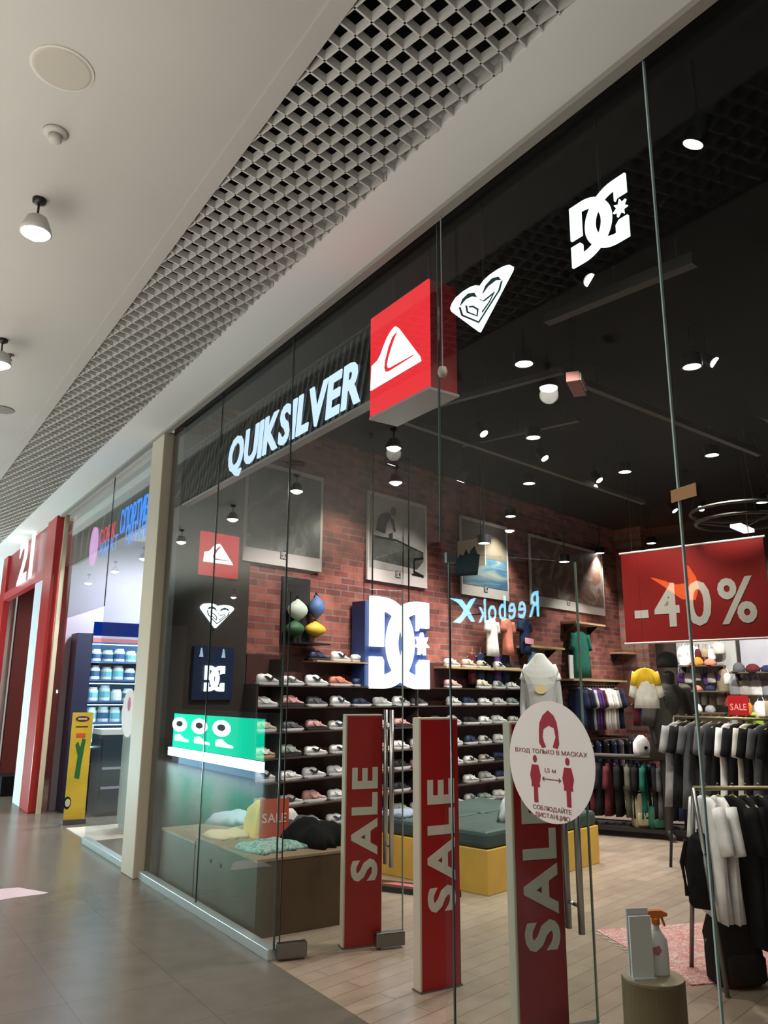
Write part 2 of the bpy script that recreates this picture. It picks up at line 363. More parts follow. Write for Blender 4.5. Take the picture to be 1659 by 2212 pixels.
# door leaves, both pushed open into the shop
def door(n, hinge, end, h):
    d = Vector(end)-Vector(hinge); Lh = d.length; rz = math.atan2(d.y, d.x)
    o = thing('door_%d' % n, None, None, (hinge[0], hinge[1], 0), rz); o['kind'] = 'structure'
    MB().box(0, Lh, -.006, .006, .02, h).build('door_glass', GLASSD, o)
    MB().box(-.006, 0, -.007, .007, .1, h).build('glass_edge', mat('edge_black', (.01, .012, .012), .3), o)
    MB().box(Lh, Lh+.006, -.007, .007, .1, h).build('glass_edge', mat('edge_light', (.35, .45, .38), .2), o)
    MB().box(-.02, .17, -.03, .03, .015, .10).build('patch_fitting', STEELD, o, bevel=.006)
    MB().box(Lh-.19, Lh+.01, -.03, .03, .015, .10).build('patch_fitting', STEELD, o, bevel=.006)
    MB().box(-.02, .03, -.012, .012, h-.05, h+.002).build('pivot', STEELD, o)
    for sy in (-.055, .055):
        hb = MB(); hb.tube([(Lh-.10, sy, .50), (Lh-.10, sy, 1.50)], .016, 10); hb.tube([(Lh-.10, 0, .62), (Lh-.10, sy, .62)], .009, 8); hb.tube([(Lh-.10, 0, 1.38), (Lh-.10, sy, 1.38)], .009, 8)
        hb.build('pull_handle', STEEL, o, smooth=True)
    return o
door(1, (2.45, 4.80), (3.25, 4.62), 2.33)
door(2, (2.45, 3.07), (3.17, 2.90), 2.30)

# ------------------------------------------------------------------ sign board QUIKSILVER
bx = 2.50
zb, zt = on_x(385, 1093, bx).z, on_x(385, 992, bx).z
sb = thing('sign_board', 'long black slatted sign board lit with the white word QUIKSILVER behind the glass', 'sign', (bx, 7.42, (zb+zt)/2), FRONT)
hh = (zt-zb)/2; LB = 7.42-3.83
MB().box(0, LB, .02, .06, -hh, hh).build('board', SLAT, sb)
m = MB()
for k in range(46):
    x = .02+k*.082
    if x+.16 < LB: m.poly([(x, -hh+.005), (x+.012, -hh+.005), (x+.152, hh-.005), (x+.14, hh-.005)], .005, .02)
m.build('slats', mat('slat_edge', (.035, .04, .038), .3), sb)
MB().box(0, LB, .0, .07, hh, hh+.02).build('top_strip', DARKM, sb)
MB().box(0, LB, .0, .07, -hh-.02, -hh).build('bottom_strip', mat('strip_light', (.25, .25, .24), .4), sb)
for x in (.6, 3.1): MB().tube([(x, .04, hh+.02), (x, .04, SC-((zb+zt)/2))], .008, 6).build('hanger_rod', DARKM, sb)
y_q, y_r = on_x(487, 990, 2.48).y, on_x(777, 815, 2.48).y
lz0 = (on_x(500, 1025, 2.48).z+on_x(770, 860, 2.48).z)/2; lz1 = (on_x(510, 940, 2.48).z+on_x(762, 768, 2.48).z)/2
Wd = y_q-y_r; xc = 7.42-(y_q+y_r)/2; zc = (lz0+lz1)/2-(zb+zt)/2
for lm, ch in zip(word('QUIKSILVER', (lz1-lz0)*.92, Wd-.04, bold=.030, y0=-.010, y1=.0, gap=.085, slant=.14, X=T(xc, 0, zc), each=True), 'QUIKSILVER'):
    lm.build('letter', SIGNL, sb)
# red lightbox
q0, q1 = on_x(799, 903, 2.47), on_x(925, 603, 2.47)
W_ = q0.y-q1.y; H_ = on_x(800, 690, 2.47).z-on_x(797, 903, 2.47).z
zq = on_x(797, 903, 2.47).z
lb = thing('lightbox_sign', 'glowing red square lightbox with a white wave emblem at the end of the sign board', 'sign', (2.47, q0.y, zq), FRONT)
MB().box(0, W_, 0, .012, 0, H_).build('lit_face', SIGNR, lb)
MB().box(0, W_, .012, .20, 0, H_).build('housing', mat('housing_red', (.35, .015, .02), .35), lb)
MB().box(-.005, W_+.005, -.002, .21, -.015, 0).build('bottom_rim', mat('rim_grey', (.4, .37, .34), .4), lb)
qs_logo(lb, .01, 0, W_-.02, H_, -.006, 0, SIGNW, SIGNR)
for x in (.12, W_-.12): MB().tube([(x, .1, H_), (x, .1, SC-zq)], .01, 6).build('hanger_rod', DARKM, lb)
# heart emblem and DC emblem, hung behind the glass
a, b = on_x(972, 655, 2.50), on_x(1106, 580, 2.50); zl, zh = on_x(1032, 718, 2.5).z, on_x(1085, 572, 2.5).z
rx = thing('heart_sign', 'glowing white heart-shaped surf emblem hung behind the glass', 'sign', (2.5, a.y, zl), FRONT)
rox_logo(rx, 0, 0, a.y-b.y, zh-zl, 0, .015, glow('sign_white_soft', (.80, .97, 1.0), 1.5), mat('emblem_dark', (.01, .05, .06), .5))
MB().tube([((a.y-b.y)/2, .03, (zh-zl)*.8), ((a.y-b.y)/2, .03, SC-zl)], .006, 6).build('hanger_rod', DARKM, rx)
a, b = on_x(1229, 455, 2.5), on_x(1348, 372, 2.5); z0 = (on_x(1230, 582, 2.5).z+on_x(1348, 515, 2.5).z)/2; z1 = (on_x(1228, 455, 2.5).z+on_x(1345, 372, 2.5).z)/2
dc = thing('letter_sign', 'glowing white DC letters with a star hung behind the glass, topmost', 'sign', (2.5, a.y, z0), FRONT)
dc_logo(dc, 0, 0, a.y-b.y, z1-z0, 0, .012, glow('sign_white_dc', (.80, .97, 1.0), 1.5))
MB().tube([((a.y-b.y)/2, .03, (z1-z0)*.9), ((a.y-b.y)/2, .03, SC-z0)], .006, 6).build('hanger_rod', DARKM, dc)

# ------------------------------------------------------------------ SALE anti-theft panels
def sale(loc, rz, w_, h_, label):
    o = thing('antitheft_gate', label, 'anti-theft gate', loc, rz, 'red SALE panels at the shop door')
    MB().box(-w_/2, w_/2, 0, .075, .0, h_).build('panel_core', CREAM, o, bevel=.006)
    MB().box(-w_/2+.012, w_/2-.006, -.004, 0, .006, h_-.012).build('red_cover', RED, o)
    for k, lm in enumerate(word('SALE', w_*.66, .72, bold=.035, y0=-.007, y1=-.004, gap=.10, X=T(0, 0, .76, ry=R(-90)), each=True)):
        lm.build('letter', LETW, o)
    MB().box(-w_/2-.003, w_/2+.003, -.008, .08, -.0, .010).build('foot_plate', STEELD, o)
    return o
sale((3.02, 4.745, 0), R(-14), .27, 1.47, 'red SALE panel farthest from the camera, seen through the open glass door')
sale((2.99, 3.87, 0), R(-3), .28, 1.47, 'middle red SALE panel, standing alone in the doorway')
sale((2.965, 3.045, 0), R(-14), .28, 1.47, 'nearest red SALE panel, partly behind the round white sticker')

# round sticker
ST = thing('round_sticker', 'round white mask and distance sticker with red figures on the right glass pane', 'sticker', (2.413, 2.39, 1.342), FRONT)
SWH = mat('sticker_white', (.93, .88, .86), .5); SRD = mat('sticker_red', (.38, .01, .03), .5); SGR = mat('sticker_text', (.32, .10, .10), .6)
MB().poly(disc(0, 0, .237, 56), -.0015, 0).build('disc', SWH, ST)
m = MB(); hair = [(0, .205), (.03, .185), (.045, .16), (.052, .12), (.055, .075), (.045, .055), (.02, .06), (.028, .08), (.038, .10), (.03, .135), (0, .145), (-.03, .13), (-.036, .10), (-.03, .08), (-.018, .06), (-.04, .055), (-.056, .075), (-.055, .12), (-.05, .155), (-.03, .185)]
m.poly([(x, z-.005) for x, z in hair], -.003, -.0015); m.build('head_icon', SRD, ST)
for x, dz in ((-.085, 0), (.095, 0)):
    m = MB(); m.poly(disc(x, .005, .011, 12, .015), -.003, -.0015)
    m.poly([(x-.018, -.018), (x+.018, -.018), (x+.03, -.06), (x+.024, -.085), (x+.02, -.06), (x+.024, -.105), (x-.024, -.105), (x-.02, -.06), (x-.024, -.085), (x-.03, -.06)], -.003, -.0015)
    m.poly([(x-.011, -.105), (x+.011, -.105), (x+.011, -.165), (x-.011, -.165)], -.003, -.0015); m.build('figure_icon', SRD, ST)
m = MB(); m.box(-.04, .05, -.003, -.0015, -.072, -.068); m.poly([(-.048, -.07), (-.036, -.06), (-.036, -.08)], -.003, -.0015); m.poly([(.058, -.07), (.046, -.06), (.046, -.08)], -.003, -.0015); m.build('arrow', SGR, ST)
for tx, hgt, W2, z in (('ВХОД ТОЛЬКО В МАСКАХ', .017, .40, .036), ('1,5 м', .017, .06, -.035), ('СОБЛЮДАЙТЕ', .017, .21, -.183), ('ДИСТАНЦИЮ', .017, .19, -.210)):
    m = word(tx, hgt, W2, bold=0, y0=-.003, y1=-.0015, X=T(0, 0, z)); m.build('text_line', SGR, ST)
# small tag on a seam, oblique sticker on the neighbour's pane
p = on_x(1478, 1064, 2.41); tg = thing('price_tag', 'small tan paper tag stuck on the glass seam near the red banner', 'tag', p, FRONT)
MB().poly([(-.055, -.028), (.05, -.022), (.05, .026), (-.055, .018)], -.002, 0).build('paper', mat('tan_paper', (.42, .22, .10), .7), tg)
p = on_x(278, 1541, 2.41); s2 = thing('round_sticker', 'round white sticker seen edge-on on the glass left of the beige post', 'sticker', p, FRONT)
MB().poly(disc(0, 0, .23, 40), -.002, 0).build('disc', mat('sticker_pale', (.75, .66, .66), .5), s2)
MB().poly(disc(0, .09, .05, 20, .07), -.003, -.002).build('head_icon', SRD, s2)

# ------------------------------------------------------------------ corridor ceiling fittings
lp = on_y(80, 505, 4.12)
def pendant(x, y, label, power=70):
    o = thing('pendant_spotlight', label, 'ceiling light', (x, y, CEIL), 0, 'corridor pendant spotlights'); dz = lp.z-CEIL
    MB().lathe([(.035, 0), (.035, -.02), (.02, -.03)], 16).build('ceiling_rose', DARKM, o, smooth=True)
    MB().tube([(0, 0, -.02), (0, 0, dz+.08)], .006, 6).build('stem', DARKM, o)
    MB().lathe([(.02, dz+.10), (.05, dz+.09), (.075, dz+.03), (.08, dz), (.07, dz)], 20).build('shade', mat('lamp_shade', (.5, .5, .48), .4), o, smooth=True)
    MB().lathe([(.068, dz+.005), (.068, dz-.006), (.03, dz-.03), (.004, dz-.034)], 20).build('lamp_face', LAMPW, o, smooth=True)
    lamp('pendant_light', (0, 0, dz-.06), power, spot=150, radius=.07, parent=o, blend=.8); return o
pendant(.53, 4.12, 'bright pendant spotlight on a short stem under the white corridor ceiling')
for y in (2.1, 6.1, 8.15, 10.05, 12.1, 14.05, 15.9, 18.0): pendant(.65, y, 'corridor pendant spotlight mirrored in the shop glass')
for x, y in ((-3.0, 2.5), (-3.0, 5.4), (-3.0, 8.4), (-3.0, 11.0), (-3.0, 13.3), (-3.3, 15.6), (-3.0, 18.5), (-.1, 7.15)): pendant(x, y, 'corridor pendant spotlight mirrored in the shop glass', 70)
p = on_z(135, 148, CEIL)
o = thing('ceiling_speaker', 'flat round beige speaker grille in the white ceiling above the pendant spotlight', 'speaker', p)
MB().lathe([(.118, 0), (.118, -.006), (.108, -.009)], 40).build('grille', mat('speaker_beige', (.40, .365, .31), .7), o); MB().lathe([(.128, 0), (.128, -.004), (.117, -.006)], 40).build('rim', mat('rim_beige', (.52, .49, .43), .6), o)
p = on_z(3, 884, CEIL)
o = thing('ceiling_speaker', 'small grey round speaker at the left edge of the white ceiling', 'speaker', p)
MB().lathe([(.11, 0), (.11, -.008), (.1, -.01)], 40).build('grille', mat('speaker_grey', (.2, .19, .17), .7), o)
p = on_z(120, 285, CEIL)
o = thing('smoke_detector', 'small white round smoke detector between the beige speaker and the pendant spotlight', 'smoke detector', p)
MB().lathe([(.055, 0), (.055, -.012), (.04, -.02)], 30).build('base', CEILM, o, smooth=True); MB().lathe([(.03, -.018), (.032, -.045), (.02, -.055), (.004, -.056)], 24).build('sensor_head', mat('detector_grey', (.42, .40, .36), .5), o, smooth=True)
p = on_z(22, 766, CEIL)
o = thing('sprinkler_head', 'tiny grey sprinkler head on the ceiling near the left edge', 'sprinkler', p)
MB().lathe([(.03, 0), (.028, -.006), (.009, -.01), (.009, -.04), (.02, -.042), (.02, -.046)], 16).build('head', STEELD, o)
# lilac pool of light, painted as a flat patch on the floor
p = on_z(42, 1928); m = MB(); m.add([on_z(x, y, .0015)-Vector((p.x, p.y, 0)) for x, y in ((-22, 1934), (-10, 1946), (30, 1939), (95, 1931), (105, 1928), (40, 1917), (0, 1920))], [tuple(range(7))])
tag(place(m.build('floor_light_pool', mat('light_pool_lilac', (.62, .48, .52), .35)), (p.x, p.y, 0)), 'pale lilac pool of light painted on the corridor floor at the left edge', 'sticker')

# ------------------------------------------------------------------ shop ceiling
def shoplight(px, py, z, label, power=60, r=.07, tilt=0, name='downlight', grp='shop downlights', aim=100):
    p = on_z(px, py, z); o = thing(name, label, 'ceiling light', (p.x, p.y, z), A, grp)
    MB().lathe([(r+.012, .10), (r+.012, 0), (r, 0), (r, .10)], 24).build('can', DARKM, o, smooth=False)
    MB().lathe([(r, .008), (r, .004)], 24).build('lamp_face', LAMPS, o)
    MB().tube([(0, 0, .10), (0, 0, SC-z)], .008, 6).build('stem', DARKM, o)
    if power: lamp('downlight_lamp', (0, 0, -.03), power, (1, .94, .86), spot=aim, radius=.07, parent=o)
    return o
for k, (px, py, z, pw) in enumerate(((1132, 787, 4.2, 120), (1152, 946, 4.2, 130), (1143, 1045, 4.2, 150), (1103, 1116, 4.1, 130), (1495, 793, 4.2, 130), (1538, 984, 4.2, 130), (1350, 1020, 4.2, 130), (1646, 1086, 4.2, 110), (1407, 1174, 4.0, 110), (1296, 1195, 4.0, 110), (1046, 1174, 3.4, 60), (1219, 1214, 3.4, 80))):  # first entry stands in for a corridor pendant's reflection
    shoplight(px, py, z, 'round white downlight glowing in the black shop ceiling', pw*1.5)
for k, (s_, t_) in enumerate(((1.2, 1.9), (2.4, 1.9), (3.6, 1.9), (4.9, 1.9), (7.2, 1.9))):  # spotlights added to brighten the shoes and brick
    o = thing('track_spotlight', 'small added spotlight on the shop ceiling brightening the brick wall', 'ceiling light', L(s_, t_, 4.3), A, 'added wall spotlights'); MB(T(rx=R(-35))).lathe([(.05, .14), (.05, 0), (.044, 0)], 18).build('can', DARKM, o); MB(T(rx=R(-35))).lathe([(.045, .004), (.045, -.002)], 18).build('lamp_face', LAMPS, o)
    MB().tube([(0, .06, .12), (0, .06, SC-4.3)], .008, 6).build('stem', DARKM, o); lamp('spot_lamp', (0, .03, -.05), 330, (1, .92, .88), spot=52, rot=(R(36), 0, 0), parent=o)
for k, (s_, t_) in enumerate(((.3, 4.3), (2.2, 4.4), (4.2, 4.6), (6.2, 4.6), (7.4, 3.4))):  # spotlights added to brighten the fronts of the goods
    o = thing('track_spotlight', 'small added spotlight high in the shop brightening it from the glass front', 'ceiling light', L(s_, t_, 4.3), A, 'added front spotlights'); MB(T(rx=R(-45), rz=R(-20))).lathe([(.05, .14), (.05, 0), (.044, 0)], 18).build('can', DARKM, o); MB(T(rx=R(-45))).lathe([(.045, .004), (.045, -.002)], 18).build('lamp_face', LAMPS, o)
    MB().tube([(0, .06, .12), (0, .06, SC-4.3)], .008, 6).build('stem', DARKM, o); lamp('spot_lamp', (0, .03, -.05), 300, (1, .94, .88), spot=62, rot=(R(46), 0, R(-35)), parent=o)
for s_, t_ in ((6.9, 3.9), (6.9, 2.4)):  # spotlights added to brighten the back wall
    o = thing('track_spotlight', 'small added spotlight deep in the shop brightening the back wall', 'ceiling light', L(s_, t_, 4.2), A-R(90), 'added back wall spotlights'); MB(T(rx=R(-45))).lathe([(.05, .14), (.05, 0), (.044, 0)], 18).build('can', DARKM, o); MB(T(rx=R(-45))).lathe([(.045, .004), (.045, -.002)], 18).build('lamp_face', LAMPS, o)
    MB().tube([(0, .06, .12), (0, .06, SC-4.2)], .008, 6).build('stem', DARKM, o); lamp('spot_lamp', (0, .03, -.05), 480, (1, .96, .93), spot=66, rot=(R(50), 0, 0), parent=o)
for px, py in ((846, 1004), (995, 1040), (1497, 312)):
    p = on_z(px, py, 4.1); o = thing('track_spotlight', 'small tilted spotlight under the black shop ceiling', 'ceiling light', (p.x, p.y, 4.1), A, 'tilted shop spotlights')
    MB(T(rx=R(25))).lathe([(.05, .14), (.05, 0), (.044, 0)], 18).build('can', DARKM, o); MB(T(rx=R(25))).lathe([(.045, .004), (.045, -.002)], 18).build('lamp_face', LAMPS, o)
    MB().tube([(0, -.03, .12), (0, -.03, SC-4.1)], .008, 6).build('stem', DARKM, o)
    lamp('spot_lamp', (0, 0, -.05), 60, spot=90, rot=(R(25), 0, 0), parent=o)
# beams and ducts in the black void
BM = mat('beam_grey', (.05, .048, .043), .6)
for nm, (p0, p1), z, r_ in (('first', ((850, 900), (1390, 1085)), 4.25, .03), ('second', ((900, 885), (1215, 800)), 4.3, .028), ('third', ((1240, 820), (1640, 980)), 4.3, .03), ('fourth', ((1000, 960), (1250, 905)), 4.35, .025), ('fifth', ((1180, 690), (1500, 560)), 4.35, .04)):
    a, b = on_z(*p0, z), on_z(*p1, z)
    m = MB(); d = (b-a); Ld = d.length; m.box(0, Ld, -r_, r_, -r_, r_)
    for k in range(3): m.tube([(Ld*(.1+.4*k), 0, r_), (Ld*(.1+.4*k), 0, SC-z)], .006, 6)
    o = m.build('ceiling_beam', BM); place(o, a, math.atan2(d.y, d.x)); tag(o, {'first': 'long grey rail running from the red lightbox deep into the shop', 'second': 'dark rail running right from the red lightbox', 'third': 'dark rail deep in the shop at upper right', 'fourth': 'short dark cross rail below the heart sign', 'fifth': 'thick dark rail near the DC sign'}[nm], 'ceiling rail')
# ventilation duct
m = MB(); m.tube([(0, 0, 0), (6, 0, 0)], .22, 20)
for k in range(13): m.tube([(k*.5, 0, 0), (k*.5+.03, 0, 0)], .232, 20)
for k in (1, 5): m.tube([(k, 0, .2), (k, 0, .35)], .01, 6)
tag(place(m.build('ventilation_duct', mat('duct_black', (.03, .03, .028), .5), smooth=False), L(3.0, 4.6, 4.2), A), 'round black ventilation duct under the shop ceiling', 'duct')
# hanging little things
p = on_y(956, 803, 3.0); o = thing('hanging_sensor', 'small cream ball hanging on a cord right of the red lightbox', 'sensor', (p.x, p.y, p.z))
MB().lathe([(.003, .03), (.02, .024), (.026, 0), (.02, -.024), (.003, -.03)], 16).build('ball', CREAM, o, smooth=True); MB().tube([(0, 0, .02), (0, 0, SC-p.z)], .0035, 6).build('cord', mat('cord_grey', (.3, .3, .28), .5), o)
p = on_z(1245, 830, 3.95); o = thing('emergency_light', 'pinkish emergency light box hanging under the dark ceiling', 'emergency light', p, A+R(20))
MB().box(-.17, .17, -.05, .05, -.04, .04).build('housing', mat('emergency_pink', (.30, .12, .10), .4), o, bevel=.006); MB().box(-.15, .10, -.06, -.05, -.03, .03).build('cover', mat('emergency_pale', (.45, .36, .30), .4), o)
for x in (-.12, .12): MB().tube([(x, 0, .04), (x, 0, SC-3.95)], .004, 6).build('wire', DARKM, o)
p = on_z(1600, 1105, 3.7); o = thing('ring_light', 'dark ring-shaped hanging lamp at the upper right edge', 'ceiling light', p, A)
for z, rr in ((0, .55), (-.12, .5)):
    MB().tube([(rr*math.cos(a*math.pi/16), rr*math.sin(a*math.pi/16), z) for a in range(33)], .02, 6).build('ring', BM, o)
MB().box(-.22, .22, -.06, .06, -.22, -.18).build('lamp_bar', glow('bar_light', (1, .85, .8), 1.6), o)
for a in range(3): MB().tube([(.55*math.cos(a*2.1), .55*math.sin(a*2.1), 0), (.5*math.cos(a*2.1), .5*math.sin(a*2.1), -.12), (0, 0, -.2)], .006, 6).build('spoke', BM, o); MB().tube([(.55*math.cos(a*2.1), .55*math.sin(a*2.1), 0), (.3*math.cos(a*2.1), .3*math.sin(a*2.1), SC-3.7)], .004, 6).build('wire', BM, o)

# ------------------------------------------------------------------ posters on the brick wall
FRW = mat('poster_border', (.52, .48, .46), .6)
def poster(px_l, px_r, label, mprint, mark=True, zt=4.04, zb=2.94, band=.15):
    s0 = on_wall(*px_l)[0]; s1 = on_wall(*px_r)[0]; Wp = s1-s0
    o = thing('poster', label, 'poster', L(s0, .02, zb), A, 'large posters high on the brick wall'); Hp = zt-zb
    MB().box(0, Wp, -.03, 0, 0, Hp).build('board', FRW, o)
    MB().box(.035, Wp-.035, -.033, -.03, band, Hp-.05).build('picture', mprint, o)
    if mark:
        k = MB().box(Wp*.45, Wp*.45+.09, -.034, -.03, band-.075, band+.015).build('logo_patch', BLK, o); dc_logo(o, Wp*.45+.01, band-.068, .07, .076, -.036, -.034, FRW, False)
    return o
pa = print_mat('print_palms', ((.3, (.045, .05, .045)), (.5, (.09, .10, .09)), (.62, (.20, .21, .19)), (.7, (.14, .10, .085))), 2.2, 2)
poster((522, 1120), (691, 1120), 'grey poster of leaves and clouds, leftmost of the posters high on the wall', pa)
pb = print_mat('print_grey', ((.35, (.24, .23, .22)), (.6, (.36, .35, .33))), 2, .5)
o = poster((788, 1150), (916, 1180), 'black and white poster of a person seated over a landscape, above the DC sign', pb)
INK = mat('ink_dark', (.012, .012, .012), .8, spec=.1); INK2 = mat('ink_mid', (.055, .06, .052), .7, var=.5, scale=9)
m = MB(); m.poly([(.10, .25), (.9, .22), (1.03, .34), (1.03, .46), (.75, .5), (.52, .52), (.3, .55), (.10, .56)], -.0345, -.033); m.build('landscape', INK2, o)
m = MB(); y0, y1 = -.0355, -.0345
m.poly([(.14, .62), (.30, .60), (.33, .72), (.40, .82), (.42, .86), (.36, .88), (.28, .86), (.22, .84), (.17, .76)], y0, y1); m.poly(disc(.455, .905, .05, 14, .06), y0, y1)
m.poly([(.38, .84), (.46, .80), (.50, .66), (.46, .64), (.42, .74)], y0, y1); m.poly([(.12, .55), (.50, .56), (1.02, .46), (1.02, .45), (.5, .53), (.12, .525)], y0, y1); m.poly([(.36, .6), (.44, .64), (.44, .56), (.38, .54)], y0, y1)
m.poly([(.80, .16), (.83, .16), (.83, .36), (1.03, .40), (1.03, .37), (.86, .33), (.86, .2), (1.03, .16), (1.03, .13), (.8, .14)], y0, y1); m.build('figure', INK, o)
pc = print_mat('print_sea', ((.2, (.03, .07, .12)), (.45, (.05, .14, .24)), (.55, (.16, .22, .24)), (.7, (.30, .30, .26))), 1.6, .8, (1, 1, 5))
o = poster((990, 1200), (1091, 1200), 'poster of a blue sea under a brown sky, third along the brick wall', pc)
MB().box(.04, 1.07, -.0345, -.033, .56, 1.05).build('sky', print_mat('print_sky', ((.3, (.10, .085, .06)), (.7, (.17, .145, .10))), 1.5, .3), o)
pdm = print_mat('print_rust', ((.35, (.20, .17, .15)), (.48, (.13, .07, .05)), (.6, (.11, .045, .03)), (.75, (.16, .12, .10))), 2.5, 2.2)
poster((1140, 1240), (1297, 1240), 'wide reddish brown patterned poster, farthest to the right on the brick wall', pdm)
# small hanging board with silhouettes
p = L(4.0, .35, 3.0); o = thing('hanging_board', 'small cream board with black silhouettes hanging beside the sea poster', 'sign', L(4.0, .30, 3.22), A-R(90))
MB().box(-.02, .42, 0, .02, -.0, .36).build('board', mat('board_cream', (.45, .40, .27), .6), o)
m = MB(); m.poly([(-.06, -.10), (.30, -.12), (.34, .14), (.30, .16), (.26, .26), (.2, .22), (.17, .16), (.12, .24), (.08, .16), (.02, .18), (-.04, .1)], -.004, 0); m.build('silhouette', INK, o)
for x in (.05, .35): MB().tube([(x, .01, .36), (x, .01, SC-3.22)], .004, 6).build('wire', DARKM, o)

# ------------------------------------------------------------------ DC lightbox on the wall
s0, zb = on_wall(803, 1487, .3); s1, zt = on_wall(927, 1303, .3)
dcb = thing('lightbox_sign', 'large glowing white DC letters with a star on a blue sign before the shoe wall', 'sign', L(s0, .30, zb), A)
MB().box(-.07, s1-s0+.0, .05, .26, .03, zt-zb-.06).build('backing', mat('backing_blue', (.025, .055, .20), .4), dcb)
dc_logo(dcb, 0, 0, s1-s0, zt-zb, 0, .05, glow('sign_white_big', (.88, .95, 1), 3.0))
for x in (.15, .8): MB().tube([(x, .15, zt-zb-.1), (x, .15, SC-zb)], .01, 6).build('hanger_rod', DARKM, dcb)
# the column of small lit signs near the glass
def wp(px, py, t): s, z = on_wall(px, py, t); return s, z
s0, z0 = wp(430, 1240, .05); s1, z1 = wp(516, 1165, .05)
o = thing('lightbox_sign', 'small glowing red lightbox with a white wave emblem high behind the left glass', 'sign', L(s0, .06, z0), A)
MB().box(0, s1-s0, 0, .05, 0, z1-z0+.02).build('lit_face', glow('lightbox_red_small', (1, .04, .06), .55), o); qs_logo(o, .03, .02, s1-s0-.06, z1-z0, -.006, 0, glow('sign_small', (.9, .95, 1), 1.3), glow('sr', (1, .05, .06), .6))
s0, z0 = wp(467, 1357, .05); sa = wp(433, 1330, .05)[0]; sb_ = wp(504, 1330, .05)[0]; z1 = wp(460, 1303, .05)[1]
o = thing('heart_sign', 'small glowing white heart emblem on the dark wall behind the left glass', 'sign', L(sa, .06, z0), A); rox_logo(o, 0, 0, sb_-sa, z1-z0, 0, .05, glow('sign_small_b', (.8, .95, 1), 1.8), mat('emblem_dark'))
sa, za = wp(412, 1512, .05); sb_, zb_ = wp(505, 1400, .05)
o = thing('letter_sign', 'small glowing DC letters on a navy panel behind the left glass', 'sign', L(sa, .06, za), A)
MB().box(0, sb_-sa, 0, .05, 0, zb_-za).build('panel', mat('panel_navy', (.012, .025, .07), .4), o)
Wp = sb_-sa; Hp = zb_-za; dc_logo(o, Wp*.28, .1*Hp+.03, Wp*.48, Hp*.48, -.02, 0, glow('sign_small_c', (.75, .92, 1), 2.5), False)
for x in (.15, .70): MB().poly([(Wp*x-.012, Hp*.80), (Wp*x+.03, Hp*.80), (Wp*x+.024, Hp*.86), (Wp*x+.012, Hp*.97), (Wp*x+.004, Hp*.97), (Wp*x-.004, Hp*.86)], -.01, 0).build('light_mark', glow('mark_blue', (.4, .6, .8), 1), o)
place(tag(MB().box(-.045, .83, -.03, 0, 0, CEIL-.01).box(-.045, -.02, 0, .2, 0, CEIL-.01).build('wall_cladding', mat('cladding_dark', (.035, .028, .024), .5)), '', ''), W0, A)
o = bpy.data.objects['wall_cladding']; tag(o, 'dark cladding panel on the wall beside the beige post, behind the small signs', 'wall panel')

# ------------------------------------------------------------------ bags high on the wall
a_, b_ = on_wall(622, 1385, .12), on_wall(700, 1385, .12)
o = thing('wall_rack', 'dark rack board on the brick wall holding four colourful bags', 'rack', L(a_[0]-.02, .0, 2.12), A); MB().box(0, b_[0]-a_[0]-.12, -.03, 0, 0, .72).build('board', mat('rack_board', (.012, .011, .010), .7), o); MB().box(0, b_[0]-a_[0], -.25, -.03, 0, .015).build('ledge', DARKM, o)
for (px, py, w__, h__, col, lab) in ((643, 1318, .26, .24, (.48, .54, .46), 'pale green round bag, upper left of the four bags on the brick wall'), (684, 1312, .20, .26, (.07, .13, .30), 'blue bag, upper right of the four bags on the brick wall'), (637, 1358, .24, .18, (.02, .09, .03), 'dark green bag, lower left of the four bags on the brick wall'), (681, 1360, .28, .18, (.55, .36, .03), 'yellow bag, lower right of the four bags on the brick wall')):
    sx, zx = on_wall(px, py, .12); o = thing('wall_bag', lab, 'bag', L(sx, .12, zx), A, 'bags on the brick wall rack'); R_ = []
    for k in range(7): q = math.cos(math.pi/2*(k/6*1.9-.95)); R_.append([(w__/2*q*math.cos(a), .085*q*math.sin(a), h__*(k/6-.5)) for a in [2*math.pi*i/16 for i in range(16)]])
    MB().loft(R_).build('body', mat('wall_bag_%d' % px, col, .6), o, smooth=True); MB().tube([(-.04, 0, h__*.4), (0, .02, h__*.62), (.04, 0, h__*.4)], .008, 6).build('strap', BLK, o)
# ------------------------------------------------------------------ shoe wall
SH = [1.955, 1.69, 1.475, 1.235, .985, .76, .52, .28]
SW = thing('shoe_shelving', 'dark wooden wall shelving filled with rows of sneakers under the brick', 'shelving', L(.84, .0, 0), A)
MB().box(0, 4.75, -.03, 0, 0, 2.0).build('back_panel', mat('shelf_back', (.05, .014, .012), .6, var=.4, scale=5), SW)
for k, z in enumerate(SH):
    MB().box(.0 if k else .75, 4.75 if k else 1.75, -.26, -.03, z-.014, z).build('shelf', mat('shelf_light', (.40, .26, .14), .5) if k == 0 else mat('shelf_dark', (.035, .02, .016), .5), SW)
MB().box(2.95, 4.75, -.24, -.03, SH[0]-.022, SH[0]).build('shelf', mat('shelf_light'), SW)
for x in (-.01, .3, 2.4, 4.74): MB().box(x-.012, x+.012, -.235, -.03, 0, 1.95 if x > .2 else 1.7).build('upright', mat('upright_dark', (.03, .022, .02), .5), SW)
